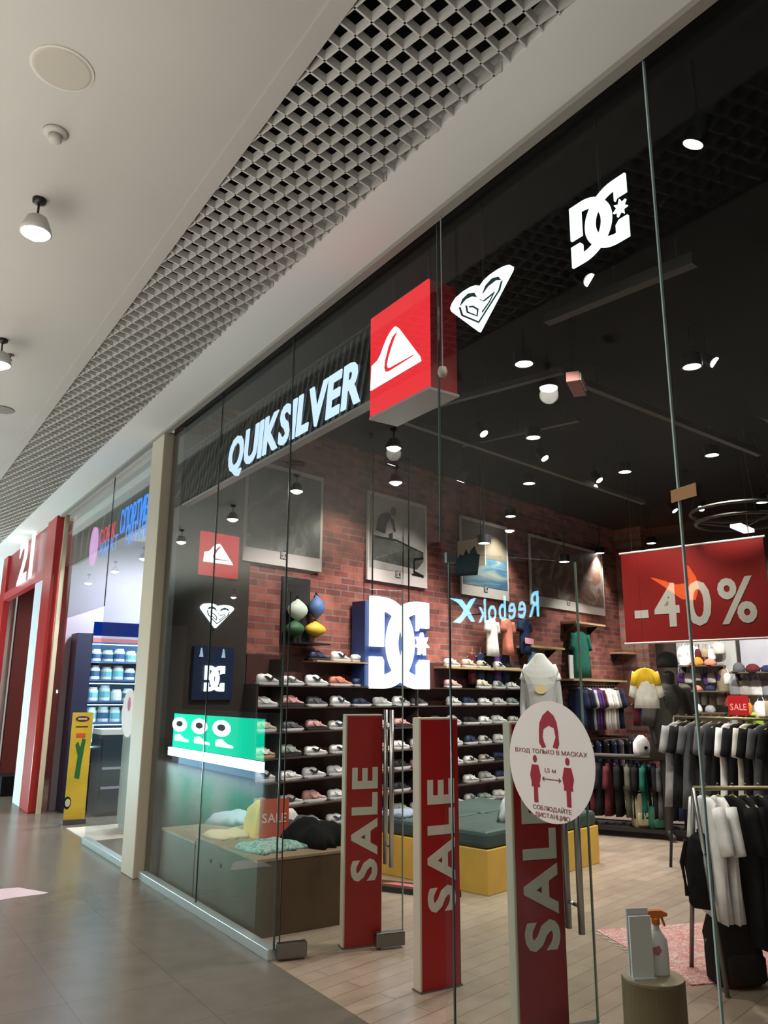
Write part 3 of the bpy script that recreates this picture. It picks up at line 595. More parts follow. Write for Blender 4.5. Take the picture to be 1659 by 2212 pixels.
def make_shoe(label):
    t = thing('sneaker', label, 'shoe', (0, 0, 0), A)
    R_ = []
    for x, w_, h_, b in ((-.135, .022, .075, .025), (-.125, .032, .098, .022), (-.09, .036, .104, .022), (-.05, .037, .098, .022), (-.02, .037, .105, .022), (.01, .037, .095, .022), (.045, .040, .070, .022), (.08, .043, .052, .022), (.115, .036, .046, .022), (.135, .020, .036, .024)):
        R_.append([(x, w_*math.cos(2*math.pi*k/10), (b+h_)/2+(h_-b)/2*math.sin(2*math.pi*k/10)) for k in range(10)])
    MB().loft(R_).build('upper', mat('shoe_white', (.72, .70, .69), .6), t, smooth=True)
    s_ = []
    for z, g in ((0, .92), (.012, 1), (.028, 1.0)):
        s_.append([(x*g, w_*g, z) for x, w_ in ((-.142, .0), (-.135, .026), (-.1, .038), (-.03, .036), (.05, .044), (.10, .044), (.135, .028), (.146, 0), (.135, -.028), (.10, -.044), (.05, -.044), (-.03, -.036), (-.1, -.038), (-.135, -.026))])
    MB().loft(s_).build('sole', mat('sole_white', (.86, .85, .84), .5), t)
    MB().poly([(-.03, .04), (.005, .04), (.03, .075), (.015, .085), (-.01, .06), (-.06, .085), (-.085, .08)], -.0415, -.036).build('side_stripe', mat('stripe', (.7, .7, .7), .6), t)
    return t
SHC = {'white': (.86, .85, .84), 'pale grey': (.50, .49, .48), 'beige': (.55, .46, .36), 'navy': (.03, .04, .10), 'black': (.02, .02, .022), 'pink': (.62, .33, .31), 'charcoal': (.10, .10, .11), 'red': (.5, .04, .04), 'coral': (.62, .20, .12), 'sage': (.30, .36, .32)}
SHM = {k: mat('shoe_'+k.replace(' ', '_')+'_c', v, .6) for k, v in SHC.items()}
SOLM = {'w': mat('sole_white'), 'g': mat('sole_gum', (.45, .28, .14), .6), 'b': mat('shoe_black_c')}
ORD = ['first', 'second', 'third', 'fourth', 'fifth', 'sixth', 'seventh', 'eighth', 'ninth', 'tenth', 'eleventh', 'twelfth', 'thirteenth', 'fourteenth', 'fifteenth']
shoe0 = make_shoe('x'); first = True
PAL = ['white', 'white', 'pale grey', 'white', 'beige', 'navy', 'black', 'white', 'pink', 'charcoal', 'white', 'pale grey', 'black', 'sage']
FIX = {(0, 0): 'white', (0, 1): 'navy', (0, 2): 'navy', (1, 0): 'white', (1, 2): 'white', (1, 3): 'coral', (1, 4): 'navy', (2, 0): 'white', (2, 1): 'pink', (2, 2): 'charcoal', (2, 3): 'white', (3, 2): 'pink', (3, 3): 'white', (2, 5): 'white', (4, 3): 'white', (5, 0): 'white'}
rs = random.Random(11)
for r, z in enumerate(SH):
    n = 0
    for c_ in range(14):
        s_ = 1.02+c_*.335+rs.uniform(-.02, .02)
        if r == 0 and (s_ < 1.6 or 2.5 < s_ < 3.95): continue
        if r == 1 and 2.72 < s_ < 3.8: continue
        if rs.random() < (.10 if r < 6 else .22): continue
        col = FIX.get((r, c_), rs.choice(PAL))
        lab = f'{col} sneaker, {ORD[n]} from the left on the {ORD[r]} shelf from the top'
        ms = {'upper': SHM[col], 'sole': SOLM[rs.choice('wwwwbg')] if col not in ('white',) else SOLM['w'], 'side_stripe': SHM[rs.choice(['black', 'white', 'navy', 'charcoal'])] if col in ('white', 'pale grey', 'beige', 'black') and rs.random() < .6 else SHM[col]}
        sc_ = rs.uniform(1.06, 1.14); dup(shoe0, L(s_, .150, z), A+R(rs.uniform(-9, 9)), lab, 'sneakers on the shoe wall', ms, (sc_, sc_, rs.uniform(.9, 1.2))); n += 1
for ch in list(shoe0.children): bpy.data.objects.remove(ch)
bpy.data.objects.remove(shoe0)

# ------------------------------------------------------------------ display boxes by the glass
def boxunit(label, x0, x1, y0, y1, h, holes=True):
    o = thing('display_box', label, 'display box', (x0, y0, 0), 0, 'wooden display boxes by the glass')
    MB().box(0, x1-x0, 0, y1-y0, 0, h-.022).build('body', WOODC, o, bevel=.004)
    MB().box(-.004, x1-x0+.004, -.004, y1-y0+.004, h-.022, h).build('top', mat('box_top', (.27, .19, .115), .45, var=.15, scale=4), o, bevel=.004)
    if holes:
        for y in (.62, .82): MB(T(-.001, y, h*.72, rz=R(-90))).poly(disc(0, 0, .016, 16), -.002, .004).build('finger_hole', BLK, o)
    return o
BH = .50
boxunit('nearer wooden display box behind the left glass, holding the teal cloth', 2.50, 3.36, 5.27, 6.42, BH)
boxunit('farther wooden display box beside the beige post, holding the pale folded cloths', 2.50, 3.30, 6.44, 7.24, BH-.05, False)
def pile(w_, d_, h_, seed, n=16, fold=1.0):
    """a loosely folded garment"""
    r = random.Random(seed); ph = [(r.uniform(2, 9), r.uniform(2, 9), r.uniform(0, 6)) for _ in range(5)]; m = MB(); vs = []; fs = []
    for j in range(n+1):
        for i in range(n+1):
            a, b = i/n*2-1, j/n*2-1; e = max(abs(a), abs(b)); q = (1-e**6)
            wv = sum(math.sin(a*p+b*s+t) for p, s, t in ph)/5
            edge = 1+.10*math.sin(3*a*ph[0][0]+2*b)*e
            vs.append((a*w_/2*edge, b*d_/2*edge, h_*q*(.72+.35*fold*wv)))
    for j in range(n):
        for i in range(n): k = j*(n+1)+i; fs.append((k, k+1, k+n+2, k+n+1))
    k0 = len(vs); vs += [(x, y, -0.0) for x, y, z in vs[:]]
    bd = [i for i in range(n+1)]+[j*(n+1)+n for j in range(1, n+1)]+[n*(n+1)+i for i in range(n-1, -1, -1)]+[j*(n+1) for j in range(n-1, 0, -1)]
    for a, b in zip(bd, bd[1:]+bd[:1]): fs.append((a, b, b+k0, a+k0))
    fs.append(tuple(b+k0 for b in bd[::-1])); return m.add(vs, fs)
def cloth(name, label, cat, loc, rz, w_, d_, h_, m_, seed, group=None, fold=1.0):
    o = pile(w_, d_, h_, seed, fold=fold).build(name, m_, smooth=True); place(o, loc, rz); return tag(o, label, cat, group)
p = on_z(552, 1836, BH); cloth('folded_garment', 'teal patterned folded garment on the near wooden display box', 'clothes', (p.x+.12, p.y+.02, BH), R(10), .42, .40, .06, print_mat('teal_print', ((.35, (.20, .36, .33)), (.5, (.34, .52, .47)), (.62, (.10, .22, .20))), 14, 2), 3)
p = on_z(490, 1802, BH); cloth('folded_garment', 'cream folded garment on the wooden display boxes, left of the teal one', 'clothes', (p.x, p.y-.06, BH), R(5), .34, .36, .05, mat('cream_cloth', (.66, .55, .36), .8), 4)
p = on_z(490, 1776, BH-.05); cloth('folded_garment', 'light blue folded garment heaped on the far display box', 'clothes', (p.x+.05, p.y-.05, BH-.05), R(20), .42, .34, .12, mat('blue_cloth', (.36, .45, .56), .8), 5)
cloth('garment_pile', 'heap of black clothing on the near display box beside the red panel', 'clothes', (3.14, 5.62, BH), R(15), .36, .50, .20, BLK, 8)
cloth('garment_pile', 'dark grey crumpled cloth behind the black clothing heap', 'clothes', (3.18, 6.12, BH), R(15), .30, .40, .16, mat('dark_grey_cloth', (.06, .055, .06), .8), 9)
p = on_z(592, 1812, BH); cloth('yellow_bag', 'yellow padded bag standing behind the small SALE card', 'bag', (p.x+.02, p.y+.22, BH), R(10), .30, .20, .34, mat('yellow_cloth', (.70, .50, .12), .7), 12, fold=.4)
cloth('white_bag', 'white soft bag behind the small red SALE card, right of the yellow bag', 'bag', (p.x+.20, p.y+.16, BH), R(10), .17, .18, .25, mat('white_cloth', (.66, .64, .62), .8), 13, fold=.5)
sc = thing('sale_card', 'small red SALE card standing on the display box', 'sign', (p.x-.03, p.y-.02, BH), R(-14))
MB().box(-.10, .13, 0, .012, 0, .30).build('card', mat('card_red', (.55, .08, .04), .5), sc); word('SALE', .07, .19, bold=.01, y0=-.003, y1=0, X=T(.015, 0, .16)).build('lettering', LETW, sc)
MB().box(-.10, .13, .012, .10, 0, .006).build('foot', mat('acrylic', (.6, .6, .6), .2), sc)

# ------------------------------------------------------------------ bench
s0, t0, _ = loc2(Vector((4.6, 5.31, 0)))
bn = thing('bench', 'big square yellow plywood bench with dark green cushion on top', 'bench', L(s0, t0, 0), A)
BW, BD = 1.86, 1.45
MB().box(0, BW, 0, BD, .0, .35).build('plywood_box', YELW, bn, bevel=.006)
MB().box(.50, .64, -.004, .02, .0, .35).build('corner_board', mat('orange_ply', (.42, .17, .05), .5), bn)
m = MB()
for i in range(2):
    for j in range(2): m.box(.01+i*(BW/2), (i+1)*BW/2-.01, .01+j*(BD/2), (j+1)*BD/2-.01, .352, .49)
m.build('cushion', GREENC, bn, bevel=.035)
m = MB(); m.loft([[(x, y, z) for x, y in ((-.40, -.11), (.40, -.11), (.47, -.07), (.5, 0), (.47, .07), (.40, .11), (-.40, .11), (-.47, .07), (-.5, 0), (-.47, -.07))] for z in (.0, .045)])
pm = on_z(870, 1925); bd = thing('skateboard', 'black board with a pink print lying on the floor before the bench', 'board', (pm.x+.02, pm.y, 0), R(-58))
m.build('deck', BLKG, bd, bevel=.004); MB().poly([(-.2, 0), (.15, 0)] and [(-.22, -.03), (.18, -.05), (.22, .03), (-.1, .05)], 0, .001, T(0, 0, .047, rx=R(-90))).build('pink_print', mat('print_pink', (.5, .12, .16), .4), bd)
# pale garments on the bench
cloth('folded_garment', 'pale grey garment hanging loosely over the bench corner behind the white sticker', 'clothes', L(s0+.72, t0-.20, .49), A+R(30), .34, .30, .24, mat('pale_cloth', (.42, .45, .48), .85), 15)
cloth('folded_garment', 'grey blue folded garment on the left edge of the bench cushion', 'clothes', L(s0+.2, t0-1.15, .49), A, .34, .30, .07, mat('greyblue_cloth', (.25, .30, .40), .8), 16)

# ------------------------------------------------------------------ garments and hangers
def garment_rings(kind, w_, h_, d_, seed, n=16):
    r = random.Random(seed); ph = r.uniform(0, 6); out = []
    prof = {'tee': [(0, 1.0), (.25, .98), (.55, .97), (.78, 1.0), (.90, .93), (.97, .60), (1.0, .32)],
            'coat': [(0, 1.12), (.25, 1.06), (.5, 1.0), (.8, 1.0), (.92, .92), (.98, .55), (1.0, .30)],
            'trousers': [(0, .45), (.3, .52), (.6, .62), (.9, .66), (1.0, .66)]}[kind]
    for z, k in prof:
        ring = []
        for i in range(n):
            a = 2*math.pi*i/n; f = 1+.16*math.sin(5*a+ph+z*2)*(1-z)
            ring.append((w_/2*k*math.cos(a)*f, d_/2*(1.1-.5*z)*math.sin(a)*f*(1+.15*math.sin(3*a+ph)), -h_+z*h_))
        out.append(ring)
    return out
def make_garment(kind, label, w_=.46, h_=.68, d_=.11, sleeve=.24, seed=1, hanger=True, name=None, drop=.06, cat='clothes', yoke=None):
    """hangs from its origin; local x across the shoulders"""
    t = thing(name or {'tee': 't_shirt', 'coat': 'jacket', 'trousers': 'trousers'}[kind], label, cat)
    m = MB(T(0, 0, -drop)); m.loft(garment_rings(kind, w_, h_, d_, seed))
    if kind != 'trousers':
        for sx in (-1, 1):
            a = Vector((sx*w_*.40, 0, -.045)); e = Vector((sx*(w_*.5+sleeve*.16), 0, -.05-sleeve)); rr = .072 if kind == 'tee' else .062
            rings = []
            for k in range(5):
                p = a.lerp(e, k/4); x = rr*(1+.12*k/4 if kind == 'tee' else 1-.2*k/4)
                rings.append([(p.x+x*math.cos(2*math.pi*i/10)*.9, p.y+d_*.42*math.sin(2*math.pi*i/10), p.z+x*.25*sx*math.cos(2*math.pi*i/10)) for i in range(10)])
            m.loft(rings)
    m.build('cloth', mat('cloth_neutral', (.5, .5, .5), .85), t, smooth=True)
    if hanger:
        hb = MB(); hb.tube([(0, 0, .0-drop), (0, 0, -.02), (.018, 0, -.002), (.01, 0, .016), (-.012, 0, .014)], .003, 5)
        hb.tube([(-w_*.40, 0, -drop-.045), (0, 0, -drop+.01), (w_*.40, 0, -drop-.045)], .006, 6)
        hb.build('hanger', mat('hanger_wood', (.45, .33, .16), .5), t)
    return t
CM = {}
def cm(name, col): 
    if name not in CM: CM[name] = mat('cloth_'+name.replace(' ', '_'), col, .9, spec=.12, var=.12, scale=12)
    return CM[name]
CC = {'white': (.84, .83, .82), 'off white': (.60, .57, .50), 'grey': (.30, .30, .31), 'dark grey': (.10, .10, .105), 'black': (.014, .014, .016), 'navy': (.02, .03, .075), 'purple': (.10, .05, .20), 'maroon': (.10, .02, .025), 'green': (.02, .12, .09), 'coral': (.60, .20, .15), 'yellow': (.72, .45, .03), 'tan': (.34, .27, .17), 'denim': (.09, .14, .22), 'olive': (.10, .10, .07), 'lime': (.30, .42, .05), 'orange': (.60, .22, .04)}
for k, v in CC.items(): cm(k, v)
G0 = {}
def put(kind, col, loc, rz, label, group=None, name=None, sc=1, **kw):
    key = (kind, name, tuple(sorted(kw.items())))
    if key not in G0: G0[key] = make_garment(kind, 'x', name=name, **kw)
    o = dup(G0[key], loc, rz, label, group, {'cloth': CM[col]}, (sc, sc, sc)); return o
# protos are removed at the end
# ------------------------------------------------------------------ racks
def bar_rack(label, loc, rz, ln, h, z_leg='A', m_=None, base=False):
    o = thing('clothes_rack', label, 'clothes rack', loc, rz); m_ = m_ or STEELD
    MB().tube([(-ln/2, 0, h), (ln/2, 0, h)], .014, 8).build('rail', mat('rail_brass', (.30, .25, .14), .35, .8), o, smooth=True)
    for sx in (-1, 1):
        for sy in (-1, 1): MB().tube([(sx*ln/2, 0, h), (sx*ln/2, sy*.24, .0)], .014, 8).build('leg', m_, o, smooth=True)
    MB().tube([(-ln/2, 0, .22), (ln/2, 0, .22)], .01, 8).build('crossbar', m_, o, smooth=True)
    if base:
        b = MB(); b.box(-ln/2-.05, ln/2+.05, -.30, -.26, .07, .11); b.box(-ln/2-.05, ln/2+.05, .26, .30, .07, .11); b.box(-ln/2-.05, -ln/2-.01, -.26, .26, .07, .11); b.box(ln/2+.01, ln/2+.05, -.26, .26, .07, .11); b.build('base_frame', DARKM, o)
        MB().box(-ln/2-.01, ln/2+.01, -.26, .26, .085, .10).build('base_board', mat('base_board', (.07, .06, .055), .6), o)
        for sx in (-1, 1):
            for sy in (-1, 1): MB(T(sx*(ln/2+.03), sy*.28-.02, .035, rx=R(-90))).lathe([(.03, 0), (.035, .01), (.035, .03), (.03, .04)], 14).build('wheel', BLKG, o)
    return o
# foreground rack at the right edge: rail direction roughly across the picture
rz = R(-32); rl = 1.9; rh = 1.06; rc = Vector((4.26, 2.98, 0))+Vector((math.cos(rz), math.sin(rz), 0))*rl/2+Vector((.10, .15, 0))
bar_rack('low rack of black and white clothes at the right edge of the picture', rc, rz, rl, rh)
def along(c, rz, x, y=0, z=0): return Vector((c.x+math.cos(rz)*x-math.sin(rz)*y, c.y+math.sin(rz)*x+math.cos(rz)*y, z))
seq = [('white', 'tee', -.88), ('white', 'tee', -.80), ('black', 'coat', -.71), ('black', 'coat', -.63), ('black', 'coat', -.55), ('black', 'coat', -.47), ('white', 'tee', -.36), ('white', 'tee', -.27), ('black', 'coat', -.18), ('black', 'coat', -.08), ('grey', 'coat', .03), ('black', 'coat', .14)]
cnt = {}
for col, kd, x in seq:
    cnt[(col, kd)] = cnt.get((col, kd), 0)+1; i = cnt[(col, kd)]
    put(kd, col, along(rc, rz, x, 0, rh+.012), rz+R(90+random.uniform(-8, 8)), f'{ORD[i-1]} {col} garment from the left on the rack at the right edge', 'clothes on the rack at the right edge', h_=.66 if kd == 'tee' else .78, d_=.075)
def backpack(label, loc, rz, w_, h_, d_, m_, name='backpack'):
    o = thing(name, label, 'bag', loc, rz); R_ = []
    for z, k in ((0, .82), (.06, .98), (.4, 1.0), (.75, .95), (.93, .75), (1.0, .35)):
        R_.append([(w_/2*k*math.copysign(abs(math.cos(a))**.5, math.cos(a)), d_/2*k*math.copysign(abs(math.sin(a))**.6, math.sin(a)), z*h_) for a in [2*math.pi*i/20 for i in range(20)]])
    MB().loft(R_).build('body', m_, o, smooth=True)
    R_ = []
    for z, k in ((.08, .7), (.12, .85), (.40, .85), (.46, .7)): R_.append([(w_/2*k*.9*math.copysign(abs(math.cos(a))**.5, math.cos(a)), -d_/2-.01+d_*.14*k*math.copysign(abs(math.sin(a))**.6, math.sin(a)), z*h_) for a in [2*math.pi*i/16 for i in range(16)]])
    MB().loft(R_).build('front_pocket', m_, o, smooth=True)
    MB().tube([(-.04, 0, h_*.97), (-.035, 0, h_*1.06), (.035, 0, h_*1.06), (.04, 0, h_*.97)], .008, 6).build('handle', m_, o)
    for sx in (-1, 1): MB().tube([(sx*w_*.25, d_*.42, h_*.9), (sx*w_*.3, d_*.62, h_*.6), (sx*w_*.32, d_*.5, h_*.15)], .014, 6).build('strap', m_, o)
    return o
p = along(rc, rz, -1.02, -.12); 
backpack('black backpack hanging low at the left end of the right edge rack', along(rc, rz, -.93, .02, .40), rz+R(60), .24, .40, .16, BLK)
backpack('black backpack on the floor under the right edge rack', along(rc, rz, -.80, -.02, .0), rz+R(10), .30, .40, .22, mat('backpack_black', (.010, .011, .011), .85, spec=.1))
# rug
rg = thing('rug', 'faded pink and cream rug under the right edge rack', 'rug', (5.25, 3.35, 0), R(-20))
MB().box(-.9, .9, -.55, .55, 0, .008).build('pile', print_mat('rug_print', ((.40, (.55, .48, .42)), (.46, (.50, .18, .17)), (.54, (.45, .09, .10)), (.60, (.60, .54, .48))), 7, 4, (1, 3, 1)), rg)
m = MB()
for k in range(36):
    y = -.53+k*.0303
    for sx in (-1, 1): m.box(min(sx*.9, sx*.94), max(sx*.9, sx*.94), y, y+.012, 0, .004)
m.build('fringe', mat('fringe', (.5, .45, .38), .9), rg)
# trolley rack with dark clothes in mid shop
tc = L(5.25, 1.92, 0); trz = A-R(72)
TR = bar_rack('black wheeled rack of dark clothes in the middle of the shop', tc, trz, 1.25, .86, base=True, m_=DARKM)
dark = ['navy', 'maroon', 'black', 'maroon', 'black', 'olive', 'black', 'green', 'black', 'dark grey', 'black', 'navy']; cnt = {}
for i in range(12):
    col = dark[i]; cnt[col] = cnt.get(col, 0)+1
    put('coat', col, along(tc, trz, -.57+i*.103, 0, .872), trz+R(90+random.uniform(-8, 8)), f'{ORD[cnt[col]-1]} {col} garment from the left on the wheeled black rack', 'dark clothes on the wheeled rack', h_=.60, d_=.085)
def onrack(px, py, hx=.5, hy=.14):
    p = on_z(px, py, .10)-tc; lx = p.x*math.cos(trz)+p.y*math.sin(trz); ly = -p.x*math.sin(trz)+p.y*math.cos(trz); q = along(tc, trz, max(-hx, min(hx, lx)), max(-hy, min(hy, ly))); return q
p = onrack(1372, 1802); backpack('tan rucksack standing on the base of the wheeled black rack', (p.x, p.y, .10), A-R(40), .20, .38, .16, mat('tan_bag', (.34, .29, .18), .7))
p = onrack(1425, 1790); backpack('dark green bag on the base of the wheeled black rack', (p.x, p.y, .10), A-R(40), .28, .26, .16, mat('green_bag', (.02, .10, .06), .7))
# mannequins: one continuous body
def mannequin(label, loc, rz, m_body, head=True, h=1.8, name='mannequin', wf=1):
    o = thing(name, label, 'mannequin', loc, rz); k = h/1.8
    me = bpy.data.meshes.new('body')
    V = [(0, 0, .95), (0, 0, 1.12), (0, 0, 1.32), (0, .01, 1.46), (0, -.01, 1.55), (0, -.015, 1.68), (.18, .01, 1.42), (.23, .02, 1.15), (.23, -.04, .92), (-.18, .01, 1.42), (-.23, .02, 1.15), (-.23, -.04, .92), (.10, 0, .88), (.11, -.01, .48), (.12, .02, .08), (.12, -.10, .03), (-.10, 0, .88), (-.11, -.01, .48), (-.12, .02, .08), (-.12, -.10, .03)]
    E_ = [(0, 1), (1, 2), (2, 3), (3, 4), (3, 6), (6, 7), (7, 8), (3, 9), (9, 10), (10, 11), (0, 12), (12, 13), (13, 14), (14, 15), (0, 16), (16, 17), (17, 18), (18, 19)]
    if head: E_.append((4, 5))
    else: V[5] = (0, -.01, 1.58); E_.append((4, 5))
    me.from_pydata([(x*k*wf, y*k, z*k) for x, y, z in V], E_, [])
    ob = bpy.data.objects.new('body', me); C.objects.link(ob); ob.parent = o; me.materials.append(m_body)
    RR = [.14, .12, .15, .10, .05, .10 if head else .04, .06, .042, .03, .06, .042, .03, .085, .055, .04, .03, .085, .055, .04, .03]
    ob.modifiers.new('skin', 'SKIN')
    for i, v in enumerate(me.skin_vertices[0].data): v.radius = (RR[i]*k, RR[i]*.75*k); v.use_root = (i == 0)
    sub = ob.modifiers.new('sub', 'SUBSURF'); sub.levels = 1; sub.render_levels = 2
    return o
def at_depth(px, py, Z): return CAM+ROT @ (Vector((px-CX, CY-py, -F))*(Z/F))
MQ = mat('mannequin_grey', (.42, .41, .40), .5); MQD = mat('mannequin_dark', (.02, .018, .016), .5)
# white tee mannequin behind the round sticker
p = at_depth(1166, 1432, 8.2); h = p.z/1.50*1.8
mn = mannequin('headless mannequin in a white t-shirt standing behind the yellow bench', (p.x, p.y, 0), -math.atan2(p.x, p.y), MQ, head=False, h=h, wf=.62)
g = make_garment('tee', None, w_=.24, h_=.72, d_=.18, sleeve=.15, seed=5, hanger=False, drop=0); C.objects.unlink(g); 
ch = g.children[0]; ch.name = 't_shirt'; ch.parent = mn; ch.location = (0, .01, p.z+.015); ch.data.materials[0] = cm('white', CC['white']); bpy.data.objects.remove(g)
MB(T(0, -.135, p.z-.27)).poly(disc(0, 0, .06, 20, .045), -.004, .01).build('chest_print', mat('print_gold', (.55, .42, .22), .7), mn)
# dark mannequin
p = at_depth(1441, 1438, 9.4)
mn = mannequin('dark mannequin in a black jacket and woolly hat behind the yellow t-shirt', (p.x, p.y, 0), A-R(30), MQD, h=(p.z-.05)/1.68*1.8); hz = p.z
g = make_garment('coat', None, w_=.50, h_=.85, d_=.30, sleeve=.42, seed=6, hanger=False, drop=0); C.objects.unlink(g); ch = g.children[0]; ch.name = 'jacket'; ch.parent = mn; ch.location = (0, .01, hz-.22); ch.data.materials[0] = mat('jacket_black', (.02, .016, .012), .7); bpy.data.objects.remove(g)
MB().lathe([(.115, -.02), (.125, .02), (.12, .09), (.09, .14), (.03, .165)], 20, (0, 0, hz+.0)).build('hat', mat('hat_black', (.012, .011, .010), .9), mn, smooth=True)
# yellow and white t-shirt on a hanging bust
p = at_depth(1392, 1434, 8.6)
yt = make_garment('tee', 'yellow and white t-shirt hung high above the wheeled rack', w_=.46, h_=.42, d_=.20, sleeve=.26, seed=9, drop=.05); yt.location = p; yt.rotation_euler = (0, 0, -math.atan2(p.x, p.y)); yt.scale = (.54, .7, 1)
yt.children[0].data.materials[0] = cm('off white', CC['off white'])
m = MB(T(0, 0, -.05)); rr = [r for r in garment_rings('tee', .468, .42, .21, 9)][3:]; rr = [[(x*1.0, y*1.04, z+.002) for x, y, z in r] for r in rr]; rr.insert(0, [(x, y, -.22) for x, y, z in rr[0]]); m.loft(rr)
for sx in (-1, 1):
    a = Vector((sx*.46*.40, 0, -.045)); e = a.lerp(Vector((sx*(.23+.04), 0, -.31)), .5); rings = []
    for q in (a, e): rings.append([(q.x+.077*math.cos(2*math.pi*i/10), q.y+.095*math.sin(2*math.pi*i/10), q.z) for i in range(10)])
    m.loft(rings)
m.build('yellow_yoke', cm('yellow', CC['yellow']), yt, smooth=True)
MB().tube([(0, 0, .01), (0, 0, SC-p.z)], .003, 5).build('cord', DARKM, yt)
p = at_depth(1398, 1612, 10.0); p = along(tc, trz, max(-.5, min(.5, (p-tc).x*math.cos(trz)+(p-tc).y*math.sin(trz))), 0, .905)
o = thing('tote_bag', 'white tote bag standing on top of the wheeled rack', 'bag', p, A-R(20)); R_ = []
for z, k, q in ((0, .9, .9), (.05, 1, 1), (.15, .95, 1), (.20, .6, .7), (.235, .2, .4)): R_.append([(.125*k*math.cos(a), .07*q*math.sin(a), z) for a in [2*math.pi*i/16 for i in range(16)]])
MB().loft(R_).build('body', cm('white', CC['white']), o, smooth=True); MB(T(0, -.072, .09)).poly(disc(0, 0, .03, 16, .022), -.003, .0).build('logo_print', mat('ink_dark'), o)
MB().box(-.66, .66, -.14, .14, .885, .905).build('top_board', mat('base_board'), TR)
for k_, (px, py, kd, col, lab) in enumerate(((1378, 1505, 'trousers', 'maroon', 'maroon trousers hanging under the yellow and white t-shirt'), (1412, 1500, 'coat', 'navy', 'navy jacket hanging under the yellow and white t-shirt'))):
    g = put(kd, col, at_depth(px, py, 10.6), A-R(20), lab, None, w_=.34, h_=.32, d_=.12); MB().tube([(0, 0, .01), (0, 0, SC-g.location.z)], .003, 5).build('cord', DARKM, g)

# ------------------------------------------------------------------ clothes and shelves along the far brick wall
def wshelf(px0, px1, py, label, m_=None, dp=.28):
    s0, z = on_wall(px0, py, .2); s1, _ = on_wall(px1, py, .2)
    o = thing('wall_shelf', label, 'shelf', L(s0, .0, z-.03), A, 'wooden shelves on the far brick wall')
    MB().box(0, s1-s0, -dp, 0, 0, .03).build('board', m_ or mat('shelf_oak', (.42, .30, .17), .5), o)
    for x in (.1, s1-s0-.1): MB().poly([(0, 0), (-.2, 0), (0, -.15)], 0, .012, T(x, 0, 0, rz=R(90))).build('bracket', DARKM, o)
    return s0, s1, z
a = wshelf(1230, 1345, 1466, 'oak shelf on the brick wall over the purple and white shirts')
b = wshelf(1140, 1210, 1394, 'oak shelf beside the coral t-shirt, high on the wall')
c = wshelf(1062, 1118, 1442, 'oak shelf under the hung t-shirts at the end of the shoe wall')
d = wshelf(1235, 1298, 1342, 'orange lit shelf just below the reddish poster')
e = wshelf(1340, 1394, 1408, 'oak shelf by the left end of the red discount banner')
# high t-shirts
for k, (px, col, lab) in enumerate(((1062, 'white', 'white t-shirt hung high over the right end of the shoe wall'), (1096, 'coral', 'coral t-shirt hung high between the white and navy ones'), (1132, 'navy', 'navy t-shirt with a pink stripe hung high on the wall'))):
    s_, z_ = on_wall(px, 1328, .2); g = put('tee', col, L(s_, .2, z_), A+R(10), lab, None, w_=.27, h_=.50, d_=.12, sleeve=.13, seed=k+20)
    if col == 'navy': MB().box(-.14, .14, -.078, -.06, -.42, -.34).build('stripe', mat('stripe_pink', (.7, .3, .4), .7), g)
s0_, z_ = on_wall(1035, 1325, .2); s1_, _ = on_wall(1150, 1325, .2)
o = thing('wall_rail', 'dark metal rail holding the high hung t-shirts', 'rail', L(s0_, 0, z_-.004), A); MB().tube([(0, -.2, 0), (s1_-s0_, -.2, 0)], .01, 8).build('bar', DARKM, o); [MB().tube([(x, 0, 0), (x, -.2, 0)], .01, 8).build('arm', DARKM, o) for x in (.05, s1_-s0_-.05)]
for k, px in enumerate((1030, 1048, 1066, 1084, 1102)):
    s_, z_ = on_wall(px, 1402, .2); put('trousers', ['maroon', 'navy', 'black', 'purple', 'navy'][k], L(s_, .12, z_), A+R(8), f'{ORD[k]} pair of dark trousers from the left hanging above the shoe wall', 'trousers above the shoe wall', w_=.34, h_=.40, d_=.08)
s_, z_ = on_wall(1150, 1392, .2); put('trousers', 'denim', L(s_, .2, z_), A, 'blue denim trousers hanging left of the far oak shelf', None, w_=.4, h_=.75, d_=.10)
s_, z_ = on_wall(1258, 1356, .2); put('coat', 'green', L(s_, .15, z_), A, 'dark green jacket hanging above the small framed picture', None, w_=.5, h_=.72, d_=.12)
s_, z_ = on_wall(1249, 1466, .2); o = thing('framed_picture', 'small white framed picture leaning on the oak wall shelf', 'picture', L(s_-.15, .15, z_+.001), A); MB().box(0, .34, 0, .02, 0, .36).build('frame', mat('frame_white', (.6, .6, .6), .5), o); MB().poly([(.18, .1), (.24, .08), (.26, .16), (.22, .28), (.17, .2)], -.002, 0).build('image', mat('ink_dark'), o)
# shirts on the wall below the shelf
rail_s0, rz_ = on_wall(1240, 1478, .3); rail_s1, _ = on_wall(1335, 1478, .3)
o = thing('wall_rail', 'dark rail holding the purple and white shirts under the oak shelf', 'rail', L(rail_s0, 0, rz_-.01), A); MB().tube([(0, -.3, 0), (rail_s1-rail_s0, -.3, 0)], .012, 8).build('bar', DARKM, o); [MB().tube([(x, 0, 0), (x, -.3, 0)], .012, 8).build('arm', DARKM, o) for x in (.05, rail_s1-rail_s0-.05)]
cols = ['navy', 'black', 'navy', 'off white', 'purple', 'purple', 'maroon', 'white', 'white', 'off white', 'white', 'grey', 'black', 'navy']; cnt = {}
for i, col in enumerate(cols):
    cnt[col] = cnt.get(col, 0)+1
    put('tee', col, L(rail_s0+.12+i*(rail_s1-rail_s0-.24)/13, .30, rz_+.004), A+R(58), f'{ORD[cnt[col]-1]} {col} shirt from the left on the rail under the oak shelf', 'shirts on the wall rail', h_=.62, d_=.09)
